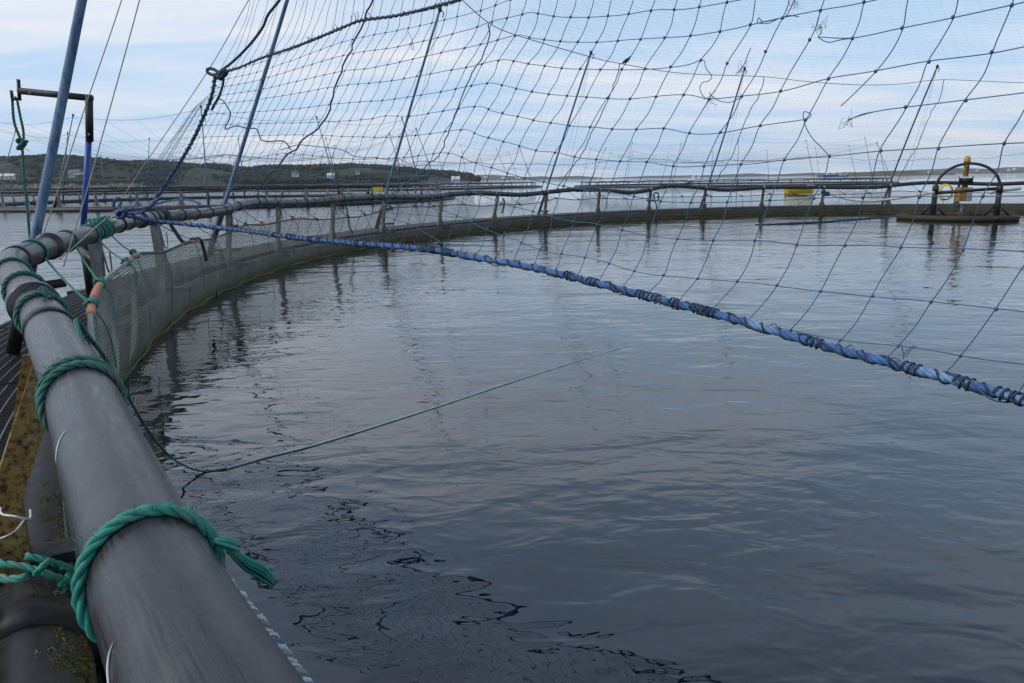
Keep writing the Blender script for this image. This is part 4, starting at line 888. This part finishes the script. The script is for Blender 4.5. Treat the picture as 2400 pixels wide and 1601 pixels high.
STAYS = [[(900, -60), (875, 0), (850, 52), (815, 130), (785, 210), (772, 262), (745, 300), (700, 340), (683, 355), (640, 400), (600, 450)],
         [(1146, 54), (1144, 98), (1127, 138), (1100, 185), (1060, 288), (1031, 360), (1008, 380), (960, 424), (918, 455)],
         [(1454, 149), (1442, 190), (1418, 250), (1385, 315), (1365, 360), (1345, 386), (1320, 420), (1298, 450)],
         [(1791, 180), (1778, 225), (1760, 255), (1738, 305), (1718, 360), (1705, 384), (1690, 405), (1672, 442)],
         [(2213, 187), (2200, 235), (2183, 262), (2160, 318), (2152, 340), (2128, 378), (2112, 410), (2098, 440)]]
for i, s_ in enumerate(STAYS):
    nq = len(s_); pp = [at(x_, y_, fd(x_) if i else 11.5 + 1.5 * k / nq) for k, (x_, y_) in enumerate(s_)]
    if i:
        e_ = cyl(s_[-1][0], s_[-1][1], PR + .1); d0 = fd(s_[0][0]); pp = [at(x_, y_, d0 + (e_.y - d0) * (k / (nq - 1))) for k, (x_, y_) in enumerate(s_)]
    mb = MB(); mb.tube(jitter(smooth(pp, 6), .05, i), .016 if i else .013, 6); part('stay_rope', mb, M['twine'] if i else M['drope'], FN)
# fine mesh: wall below the ridge rope, roof above it
mb = MB()
def ridge(x): return interp(x, FRP)
for k in range(26):
    f_ = (k + .5) / 26; mb.tube([fpt(x_, ridge(max(x_, 1083)) * (1 - f_) + 430 * f_ + 5 * math.sin(x_ * .012 + k)) for x_ in np.arange(1083, 2560, 60)], .0012, 3, caps=False)
x_ = 700.0
while x_ < 2560:
    xt = x_ + 95; yt = ridge(xt) if xt > 1083 else -20
    e_ = cyl(x_, 440, PR + .1); d0 = fd(xt)
    mb.tube([at(xt + (x_ - xt) * u, yt + (440 - yt) * u + 0, d0 + (e_.y - d0) * u) for u in np.linspace(0, 1, 7)], .0012, 3, caps=False); x_ += 13
for k in range(34):
    u = (k + .6) / 34; y_off = 260 * u ** 1.15
    mb.tube([at(x_, ridge(max(x_, 1083)) - y_off - 14 * math.sin((x_ - 1083) * .0072) * u + 2 * math.sin(x_ * .03 + k), fd(x_) * (1 - .45 * u)) for x_ in np.arange(1083, 2600, 50)], .0013, 3, caps=False)
for k in range(48):
    x0 = 1083 + 32 * k
    mb.tube([at(x0 - 190 * u * (1 if x0 < 1900 else .5), ridge(x0) - 260 * u - 10 * math.sin(math.pi * u), fd(x0) * (1 - .45 * u)) for u in np.linspace(0, 1, 8)], .0011, 3, caps=False)
part('netting', mb, M['fine'], FN, kind='stuff')
# thin halyards beside each far pole
for i, (b0, t0, a, ln) in enumerate(POLES[2:]):
    pt = PTOP[i + 2]; ft = railp(a + 1.2)
    for k, dxx in enumerate((.18, .42)):
        rope_thing('halyard', [pt, pt.lerp(ft, .5) + Vector((dxx * .6, 0, -.1)), ft + Vector((dxx, 0, 0))], .0035, M['fine'], 'hair thin halyard hanging from the ' + ['tall pole under the dark top rope', 'pole nearest the perched black bird', 'pole next to the gull', 'pole by the arch float'][i], 'line', 'halyards beside the far poles', laid=False)

# ------------------------------------------------------------------ ropes lashed round the rail
def wrap(mb, a, r, turns=1.0, slant=0.0, laid=True, adv=None, ph=2.6, rr=RR):
    p, tg, sd, up = railframe(a); adv = r * 2.1 if adv is None else adv
    q = []
    for u in np.linspace(0, turns * 2 * math.pi, int(22 * turns) + 4):
        th = ph - u; q.append(p + (sd * math.cos(th) + up * math.sin(th)) * (rr + r * .9) + tg * (adv * u / 6.283 + slant * math.sin(th)))
    (mb.rope(q, r, r * 8.5) if laid else mb.tube(q, r, 6)); return q
# nearest frayed turn
mb = MB(); q = wrap(mb, 2.9, .0090, .80, .025, True, ph=3.9)
e = q[-1]; p, tg, sd, up = railframe(2.9)
mt = MB()
for k in range(26):
    w_ = Vector(((RNG.random() - .5), (RNG.random() - .5), (RNG.random() - .5))) * .012
    inw = (Vector((PC.x, PC.y, e.z)) - e).normalized()
    s0 = at(535, 1285, .97) + w_ * .5
    mt.tube(smooth([s0, at(575, 1320, 1.0) + w_, at(610, 1340, 1.02) + w_ * 1.2, at(640, 1366, 1.03) + w_ * .7], 4), .0022, 4)
for k in range(16):
    w_ = Vector(((RNG.random() - .5), (RNG.random() - .5), (RNG.random() - .5))) * .012
    mt.tube(smooth([at(505, 1268, .95) + w_ * .4, at(530, 1272, .955) + w_, at(560, 1282, .96) + w_], 4), .0022, 4)
T = thing('tie_rope', railp(2.9), 'green rope turned once round the thick rail, its bright end frayed', 'rope')
part('turn', mb, M['greenb'], T); part('frayed_end', mt, M['greenb'], T, label='bright turquoise frayed rope end')
# big double turn with the long line trailing over the water
mb = MB(); wrap(mb, 5.75, .0098, 1.05, .03, ph=3.9, adv=.03); wrap(mb, 5.96, .0098, .95, .03, ph=3.6, adv=.02)
T = thing('mooring_line', railp(5.1), 'long green rope turned twice round the rail, then trailing out across the water', 'rope')
part('turn', mb, M['green'], T)
lpts = [railp(6.3) + Vector((.05, -.02, .06)), at(178, 752, 2.6), at(212, 795, 2.8), at(245, 838, 2.98), at(283, 900, 3.2), at(318, 962, 3.45), at(356, 1022, 3.7), at(409, 1078, 4.0), gz(470, 1104, .012), gz(530, 1098, .006)]
fl = [gz(620, 1072, .006), gz(760, 1036, .005), gz(1000, 961, .004), gz(1200, 895, .003), gz(1380, 838, .001), gz(1490, 806, -.006), gz(1620, 770, -.08)]
part('line', MB().rope(smooth(lpts, 10), (.0105, .0062), .09), M['green'], T)
part('line', MB().rope(smooth([lpts[-1]] + fl, 10), (.0058, .0040), .08), M['paleline'], T)
# heavy turns by the coupling
for a, tn, r, lb in ((9.9, 1.0, .0110, 'thick green rope turn lying against the near side of the pipe coupling'), (12.3, 1.0, .011, 'green rope turn lying against the far side of the pipe coupling'), (14.4, .9, .0105, 'green rope turn round the bend of the rail')):
    mb = MB(); wrap(mb, a, r, tn, .03, ph=3.7, adv=.03)
    if a < 12: knot(mb, railframe(a)[0] + railframe(a)[3] * .1 + Vector((.03, 0, 0)), .007, .018, 3, 7)
    o = part('tie_rope', mb, M['green']); tag(o, lb, 'rope')
# ties from rail down to the head rope of the jump net
def tie(ar, ah, r, m_, label, grp=None, tail=.4, turns=1.05, seed=0, nk=True, laid=True):
    rs_ = random.Random(seed); mb = MB(); q = wrap(mb, ar, r, turns, .02 * rs_.uniform(-1, 1), laid, ph=2.9)
    p, tg, sd, up = railframe(ar); inw = -sd if (-sd).dot(Vector((PC.x, PC.y, p.z)) - p) > 0 else sd
    s0 = p + inw * (RR + r) * .8 - up * RR * .6; h_ = headp(ah) + Vector((0, 0, .01))
    ln = smooth([s0, s0.lerp(h_, .5) - Vector((0, 0, .02)), h_], 6)
    (mb.rope(ln, r * .85) if laid else mb.tube(ln, r * .85, 6))
    if nk: knot(mb, h_ + (s0 - h_).normalized() * .05, r * .9, r * 3.0, 4, seed); knot(mb, h_, r * .9, r * 3.4, 3, seed + 3)
    if tail:
        tl = [h_, h_ + inw * .06 - Vector((0, 0, tail * .4)) + tg * .05 * rs_.uniform(-.5, 1), h_ + inw * .05 - Vector((0, 0, tail)) + tg * rs_.uniform(-.1, .25)]
        mb.tube(smooth(tl, 5), r * .7, 6)
    o = part('tie_rope', mb, m_); return tag(o, label, 'rope', grp)
G1 = 'green ties holding the jump net to the rail'
lab = 'short green tie from the handrail to the jump net head rope'
tie(18.0, 13.6, .0085, M['greenb'], 'long slanting green tie running from the bend in the rail to the net corner', None, .42, seed=1)
tie(20.6, 16.2, .008, M['greenb'], 'green tie knotted to an orange sleeve on the net edge', None, .3, seed=2)
tie(22.6, 20.2, .008, M['greenb'], 'green tie beside the davit mast, tied to the upper net edge', None, .2, seed=3)
tie(24.3, 23.4, .008, M['greenb'], 'green tie with long tail hanging over the net below the blue rope knot', None, .75, seed=4)
for i, (ar, ah) in enumerate([(30.6, 32.4), (33.6, 35.4), (38.9, 40.2), (41, 42.6), (46.2, 47.2), (48.9, 50.6), (54.1, 55.4), (57.2, 58.0), (61.6, 62.0), (65.2, 66.0), (67.7, 68.8), (72.3, 73.6), (78.4, 79.5), (81.2, 82.3), (86.5, 88), (90.5, 91.5), (94, 95.8), (97.6, 98.8), (102, 103.8), (106.5, 107.3), (110.5, 111.5), (114.8, 116), (119, 120), (122.5, 123.4), (129, 130), (132.2, 133.2), (138.5, 139.3), (141, 142)]):
    tie(ar, ah, .0065 + (.001 if i < 6 else 0.0025), M['green'] if i < 14 else M['dkgreen'], lab, G1, .45 if i % 3 else .7, seed=10 + i, laid=i < 6)
G2 = 'single turns of rope round the rail'
for i, a in enumerate([26.6, 28.0, 35.2, 37.0, 43.6, 44.6, 51.6, 53.0, 56.0, 60.2, 63.6, 69.3, 75.1, 77.0, 84.2, 89.0, 92.6, 99.8, 105, 108.8, 113, 117.2, 121.3, 125.2, 134, 137, 143.5]):
    mb = MB(); wrap(mb, a, .0075 if i < 8 else .011, 1.05 + (1 if i % 4 == 0 else 0), .012, i < 8); o = part('tie_rope', mb, M['green'] if i % 3 else M['dkgreen']); tag(o, 'single turn of green rope snug round the handrail', 'rope', G2)
# dark bundle of turns and a hanging black hose
mb = MB(); wrap(mb, 31.7, .012, 5.0, .02, True, adv=.03); o = part('rope_bundle', mb, M['dkgreen']); tag(o, 'bundle of dark green rope turns round the rail above a stanchion', 'rope')
p = railp(32.3) + Vector((.1, -.12, -.1))
rope_thing('hose_end', [p, p + Vector((.07, -.04, -.10)), p + Vector((.22, -.10, -.26)), headp(33.2) + Vector((0, 0, .02)), headp(33.6) + Vector((.03, -.02, -.3))], .026, M['black'], 'bent black hose stub hanging from the dark rope bundle to the net', 'hose', laid=False)
# tangle at the davit base and rail
mb = MB()
for k in range(9): wrap(mb, 23.0 + .22 * k + .1 * math.sin(k * 4), .006, 1.0, .03 * math.sin(k * 2.2), False, ph=2.9 + .4 * math.sin(k))
for k in range(5): knot(mb, railp(23.2 + .4 * k) + Vector((0, 0, .085)), .006, .045, 3, k)
o = part('rope_tangle', mb, M['greenb']); tag(o, 'tangled nest of thin green rope on the rail beside the blue rope knot', 'rope')
# long thin green line running inside the rail
rope_thing('guide_line', [railp(33) + Vector((.1, -.1, .02)), at(650, 478, 14.3), at(900, 498, 17), at(1150, 514, 21), at(1420, 527, 24), at(1700, 529, 27), at(1950, 520, 28)], .005, M['dkgreen'], 'thin dark green line strung low across the pen from the rail', 'line', laid=False)
# rope slung under the rust post and green tie round the near float bracket
a_ = 8.5
mb = MB(); B_ = [gz(-40, 1300, .40), gz(0, 1320, .40), gz(60, 1330, .38), gz(120, 1350, .34), gz(165, 1362, .26), gz(175, 1340, .27), gz(120, 1318, .36), gz(60, 1303, .40)]
mb.rope(smooth(B_, 8), .0145)
mb.rope(smooth([gz(-30, 1345, .39), gz(20, 1358, .39), gz(62, 1352, .40)], 6), .015); mb.rope(smooth([gz(140, 1372, .27), gz(160, 1350, .28), gz(172, 1338, .27)], 6), .013); knot(mb, gz(98, 1330, .40), .009, .02, 3, 2)
o = part('tie_rope', mb, M['greenb']); tag(o, 'green rope loop tied round the foot of the rusty stanchion', 'rope')
rope_thing('lower_rope', [gz(150, 1050, .36), gz(153, 1180, .33), gz(165, 1300, .28), gz(178, 1400, .24), gz(190, 1500, .2)], .010, M['dkgreen'], 'dark green rope lying along the weedy float under the rail')
q0 = gz(12, 1202, .55); rope_thing('white_twine', [gz(2, 1190, .6), gz(5, 1205, .59), gz(35, 1210, .6), gz(69, 1216, .57), gz(71, 1195, .56)], .004, M['whitetw'], 'white twine knotted round the rusty stanchion', 'twine', laid=False,
    extra=lambda mb: mb.tube(smooth([gz(60, 1214, .58), gz(40, 1240, .58), gz(18, 1255, .58), gz(0, 1262, .57)], 5), .003, 5))
# weed growing along the near float
mb = MB()
for k in range(11000):
    a = 3.0 + 8.5 * RNG.random(); th = rad(6 + 60 * RNG.random() ** .7); p = ringp(a, PR + .18 - math.sin(th) * .172, .12 + math.cos(th) * .172)
    if mnoise.noise(Vector((a * 2.2, th * 3, 1))) < .40 - th * .95: continue
    l_ = .012 + .022 * RNG.random(); d_ = Vector((RNG.random() - .5, RNG.random() - .5, -.3 - RNG.random())).normalized() * l_
    n_ = Vector((RNG.random() - .5, RNG.random() - .5, .4)).normalized() * .004
    sd_ = d_.cross(n_).normalized() * .0022
    mb.add([tuple(p - sd_), tuple(p + sd_), tuple(p + d_ + n_)], [(0, 1, 2)])
M['weed'], _, _ = noisy('weed_strands', (0.07, 0.085, 0.012), (0.24, 0.19, 0.04), 16, (0.5, 0.8), coord='World')
o = part('weed_growth', mb, M['weed'], PEN, False, kind='stuff')

# loose fibres on the near ropes, pale scrapes on the pipe
def fuzz(path_fn, n, r, parent, m_):
    mb = MB()
    for k in range(n):
        p, nrm = path_fn(RNG.random()); d_ = (nrm + Vector((RNG.random() - .5, RNG.random() - .5, RNG.random() - .5)) * 1.4).normalized() * (.006 + .012 * RNG.random())
        mb.tube([p, p + d_ * .6, p + d_ + Vector((0, 0, -.003))], r, 3)
    part('loose_fibre', mb, m_, parent, kind='stuff')
def ringfn(a, w_, rr_):
    def f(u):
        p, tg, sd, up = railframe(a + (RNG.random() - .5) * w_); th = math.pi * (.1 + .9 * u); nrm = sd * math.cos(th) + up * math.sin(th); return p + nrm * rr_, nrm
    return f
fuzz(ringfn(2.95, .10, RR + .018), 70, .0004, bpy.data.objects['tie_rope'], M['greenb'])
fuzz(ringfn(5.95, .22, RR + .020), 110, .0005, bpy.data.objects['mooring_line'], M['green'])
for a, t0, t1 in ((4.55, 2.25, 2.95), (2.35, 2.6, 3.3)):
    p, tg, sd, up = railframe(a); q = []
    for u in np.linspace(0, 1, 12):
        th = t0 + (t1 - t0) * u; q.append(p + (sd * math.cos(th) + up * math.sin(th)) * (RR + .0008) - tg * (.05 * u * u))
    part('scrape', MB().tube(q, [.0003 + .0015 * math.sin(math.pi * k / 11) for k in range(12)], 5), M['whitetw'], rail)
# ------------------------------------------------------------------ sensor float with arch
def sensor_float(cx, cy, label, full=True):
    c = Vector((cx, cy, 0)); T = thing('arch_float', c, label, 'float')
    vx = Vector((cy, -cx, 0)).normalized(); vy = Vector((cx, cy, 0)).normalized()
    Rr = 1.62; seg = 40
    part('float_ring', MB().tube([c - vx * .25 + vx * Rr * 1.18 * math.cos(2 * math.pi * k / seg) + vy * Rr * .8 * math.sin(2 * math.pi * k / seg) + Vector((0, 0, .09)) for k in range(seg)], .105, 12, True), RUSTFLOAT, T)
    hw = 1.02
    for s_ in (-1, 1):
        b_ = c + vx * hw * s_
        part('post', MB().tube([b_, b_ + Vector((0, 0, 1.18))], .095, 14), M['black'], T)
        part('post_cap', MB().tube([b_ + Vector((0, 0, 1.0)), b_ + Vector((0, 0, 1.26))], [.115, .105], 14), M['black'], T)
        for q in (-1, 1): part('brace', MB().tube([b_ + Vector((0, 0, .55)) + vx * .08 * q, b_ + vx * .42 * q + Vector((0, 0, .12))], .05, 8), M['black'], T)
        part('cross_beam', MB().tube([b_ - vy * 1.1 + Vector((0, 0, .10)), b_ + vy * 1.1 + Vector((0, 0, .10))], .08, 10), M['black'], T)
    ah = .90
    part('arch', MB().tube([c + vx * hw * math.cos(u) + Vector((0, 0, 1.15 + ah * math.sin(u))) for u in np.linspace(0, math.pi, 25)], .05, 10), M['black'], T)
    part('cross_bar', MB().tube([c - vx * hw + Vector((0, 0, .98)), c + vx * hw + Vector((0, 0, 1.14))], .06, 10), M['black'], T)
    return T, c, vx, vy
m, t, b = noisy('rust_stained_float', (0.020, 0.017, 0.015), (0.05, 0.036, 0.030), 3, (0.6, 0.85), coord='World', c3=(0.14, 0.045, 0.022), s3=1.4, lo3=.58, hi3=.66); RUSTFLOAT = m
src = b.inputs['Base Color'].links[0].from_socket
g2 = N('ShaderNodeNewGeometry', t); sp = N('ShaderNodeSeparateXYZ', t); L(g2.outputs['Position'], sp.inputs[0], t); r2 = N('ShaderNodeMapRange', t); L(sp.outputs['Z'], r2.inputs[0], t); r2.inputs[1].default_value = .10; r2.inputs[2].default_value = .04
mm = N('ShaderNodeMix', t, data_type='RGBA'); L(r2.outputs[0], mm.inputs[0], t); L(src, mm.inputs[6], t); mm.inputs[7].default_value = (.06, .06, .015, 1); L(mm.outputs[2], b.inputs['Base Color'], t)
cc = at(2259, 505, 27.6)
T, c, vx, vy = sensor_float(cc.x, cc.y, 'floating black arch on two braced posts and a rust stained ring float')
wc = c + vy * .55 - vx * .10
W = thing('winch_unit', wc, 'yellow topped winch unit with black reel, yellow box and round emblem behind the arch', 'winch')
part('mast', MB().tube([wc, wc + Vector((0, 0, .55))], .04, 8).tube([wc + Vector((-.1, 0, .12)), wc + Vector((0.02, 0, .5))], .025, 6), M['galv'], W)
part('battery_box', MB().box(wc + Vector((0, 0, .92)), (.46, .36, .52)), M['oryellow'], W, False)
part('box_panel', MB().box(wc + Vector((.13, -.185, .92)), (.20, .03, .48)), M['greywhite'], W, False)
part('bracket', MB().box(wc + Vector((0.02, 0, 1.24)), (.14, .16, .2)), M['black'], W, False)
part('reel', MB().tube([wc + vx * -.2 + Vector((0, -.05, 1.42)), wc + vx * .2 + Vector((0, -.05, 1.42))], .10, 16), M['black'], W)
for s_ in (-1, 1): part('reel_flange', MB().tube([wc + vx * (.22 * s_ - .02) + Vector((0, -.05, 1.44)), wc + vx * (.22 * s_ + .02) + Vector((0, -.05, 1.44))], .15, 20), M['steelrod'] if s_ < 0 else M['black'], W)
part('canister', MB().lathe(wc + Vector((0, 0, 1.58)), [(.085, 0), (.095, .03), (.10, .50), (.09, .53)], 20), M['oryellow'], W)
part('canister_cap', MB().lathe(wc + Vector((0, 0, 2.11)), [(.12, 0), (.12, .04), (.11, .07), (.105, .15), (.08, .20), (.02, .23)], 20), M['capyel'], W)
def cyp(u, v): th = u / .102; return wc + Vector((0, 0, 1.86 + v)) + vx * .103 * math.sin(th) - vy * .103 * math.cos(th)
em = MB()
for S_ in ([(-.085, .09), (-.03, .095), (.0, .05), (.01, 0), (.0, -.05), (-.03, -.09), (-.085, -.085)], [(.10, .075), (.06, .10), (.03, .08), (.005, .02), (0, 0), (.01, -.04), (.05, -.09), (.10, -.06), (.085, -.03)], [(.10, .07), (.10, .03), (.06, .0), (.10, -.03)]):
    em.tube(smooth([cyp(*q) for q in S_], 5), .014, 6)
for u in np.arange(-.07, .08, .028): em.box(cyp(u, -.17), (.018, .008, .026))
part('emblem', em, M['black'], W)
coil = MB()
for k in range(5): coil.tube([wc + vx * (-.62 + .04 * math.sin(k)) + Vector((0, -.1 + .02 * k, 1.0)) + vx * (.20 + .012 * k) * math.cos(u) + Vector((0, 0, (.26 + .012 * k) * math.sin(u))) for u in np.linspace(0, 6.28, 20)], .014, 5)
part('cable_coil', coil, M['yellow'], W)
pa_ = at(885, 462, 84)
sensor_float(pa_.x, pa_.y, 'small black arch float with a yellow box in the neighbouring pen')[0]
o = part('yellow_box', MB().box(Vector((pa_.x + .1, pa_.y - .3, .95)), (1.15, .5, .55)), M['yellow'], None, False); tag(o, 'yellow box carried on the arch float in the neighbouring pen', 'box')
# pale feed hose and other pipes at the far rail
pts = [cyl(1932, 452, PR + .1), at(1945, 455, 34.5), at(1990, 467, 33), at(2045, 471, 31.5), at(2100, 465, 30), at(2140, 459, 29), at(2188, 451, 27.8)]
rope_thing('feed_hose', pts, .055, M['greywhite'], 'pale grey feed hose sagging from the far rail to the arch float', 'hose', laid=False)
rope_thing('feed_hose', [at(2322, 452, 27.7), at(2345, 447, 28.2), at(2372, 444, 28.6), at(2390, 442, 29)], .06, M['greywhite'], 'short pale hose sticking out beyond the arch float', 'hose', laid=False, extra=None)
rope_thing('support_strut', [ringp(124.0, PR + .25, .35), at(1895, 462, 35.8), at(1925, 452, 36.0)], .04, M['greywhite'], 'pale bent strut rising from the collar to the far rail', 'strut', laid=False)
o = part('coupling_block', MB().box(cyl(1935, 452, PR + .1) - Vector((0, .1, .05)), (.22, .16, .2)).ball(cyl(1930, 450, PR + .05), .12), M['drope'], None, False); tag(o, 'dark coupling clamped at the end of the pale hose on the far rail', 'coupling')
rope_thing('floating_rope', [gz(1770, 527, .0), gz(1850, 524, .015), gz(1950, 519, .015), gz(2050, 511, .01), gz(2140, 503, .0)], .03, M['drope'], 'dark weedy rope floating on the water near the arch float', 'rope', laid=False,
    extra=lambda mb: [mb.tube([p, p + Vector((.03 * (RNG.random() - .5), -.02, .02 + .07 * RNG.random()))], .010, 4) for p in [gz(1850 + 200 * u, 524 - 13 * u, .02) for u in RNG.random(60)]])
rope_thing('coiled_rope', [cyl(1515, 470, PR + .1), cyl(1541, 470, PR + .1), cyl(1543, 455, PR + .1), cyl(1535, 452, PR + .1), cyl(1532, 460, PR + .1), cyl(1538, 480, PR + .1), cyl(1540, 505, PR + .1)], .028, M['dkgreen'], 'dark green rope coil hung at a stanchion below the gull', laid=False)
rope_thing('hanging_rope', [cyl(1180, 465, PR + .05), cyl(1182, 480, PR + .05), cyl(1176, 500, PR + .05)], .03, M['drope'], 'dark rope end dangling by the leaning rusty stanchion', laid=False)
rope_thing('hanging_rope', [railp(56.2), cyl(815, 500, PR), cyl(818, 530, PR), cyl(826, 545, PR)], .02, M['dkgreen'], 'dark rope ends dangling inside the rail by the net', laid=False)

# ------------------------------------------------------------------ birds
def bird(p, L_, dirx, body, wing, label, cat, legs=True, tilt=.5):
    T = thing(cat, p, label, 'bird'); d = Vector((dirx[0], dirx[1], 0)).normalized(); ax = (d * math.cos(tilt) + Vector((0, 0, math.sin(tilt)))).normalized(); side = d.cross(Vector((0, 0, 1)))
    c = p + Vector((0, 0, L_ * .30)); Mb = Matrix((ax, side, ax.cross(side))).transposed()
    bm_ = MB(); st = [(-.30, .05), (-.22, .11), (-.1, .155), (.03, .17), (.15, .145), (.24, .095), (.30, .082), (.36, .085), (.41, .06), (.44, .02)]
    path = [c + ax * s_[0] * L_ + Vector((0, 0, max(0, s_[0] - .15) * L_ * .35)) for s_ in st]
    bm_.tube(path, [s_[1] * L_ for s_ in st], 10); part('body', bm_, body, T)
    for s_ in (-1, 1):
        w_ = MB().ball(c - ax * .12 * L_ + side * s_ * .135 * L_ + Vector((0, 0, .03 * L_)), L_, (.30, .045, .105), 10, 6, Mb); part('wing', w_, wing, T)
        if legs: part('leg', MB().tube([c + side * s_ * .05 * L_ - Vector((0, 0, .1 * L_)), p + side * s_ * .05 * L_], .012 * L_ + .002, 5), M['bill'], T)
    part('tail', MB().ball(c - ax * .42 * L_, L_, (.17, .055, .02), 8, 5, Mb), wing, T)
    part('bill', MB().tube([path[-1] - ax * .02 * L_, path[-1] + d * .1 * L_ - Vector((0, 0, .02 * L_))], [.025 * L_, .006 * L_], 6), M['bill'], T)
gp = cyl(1618, 431, PR + .18); bird(Vector((gp.x, gp.y, railp(ang(gp)).z + RR)), .50, (1, .2), M['gwhite'], M['ggrey'], 'white and grey gull standing on the far handrail', 'gull', tilt=.2)
bp_ = fpt(1468, 151); bird(bp_ - Vector((0, 0, .0)), .38, (1, .1), M['feather'], M['feather'], 'small black bird perched on the net rope against the sky', 'starling', False, tilt=.6)

# ------------------------------------------------------------------ air
hz = bpy.data.materials.new('sea_air'); hz.use_nodes = True; t = hz.node_tree; t.nodes.clear()
pv = N('ShaderNodeVolumePrincipled', t); pv.inputs['Color'].default_value = (0.88, 0.94, 1.0, 1); pv.inputs['Density'].default_value = 0.00007; pv.inputs['Anisotropy'].default_value = 0.2
mo = N('ShaderNodeOutputMaterial', t); L(pv.outputs[0], mo.inputs['Volume'], t)
o = part('haze', MB().box((0, 2600, 90), (10500, 8000, 202)), hz, None, False); tag(o, kind='stuff')
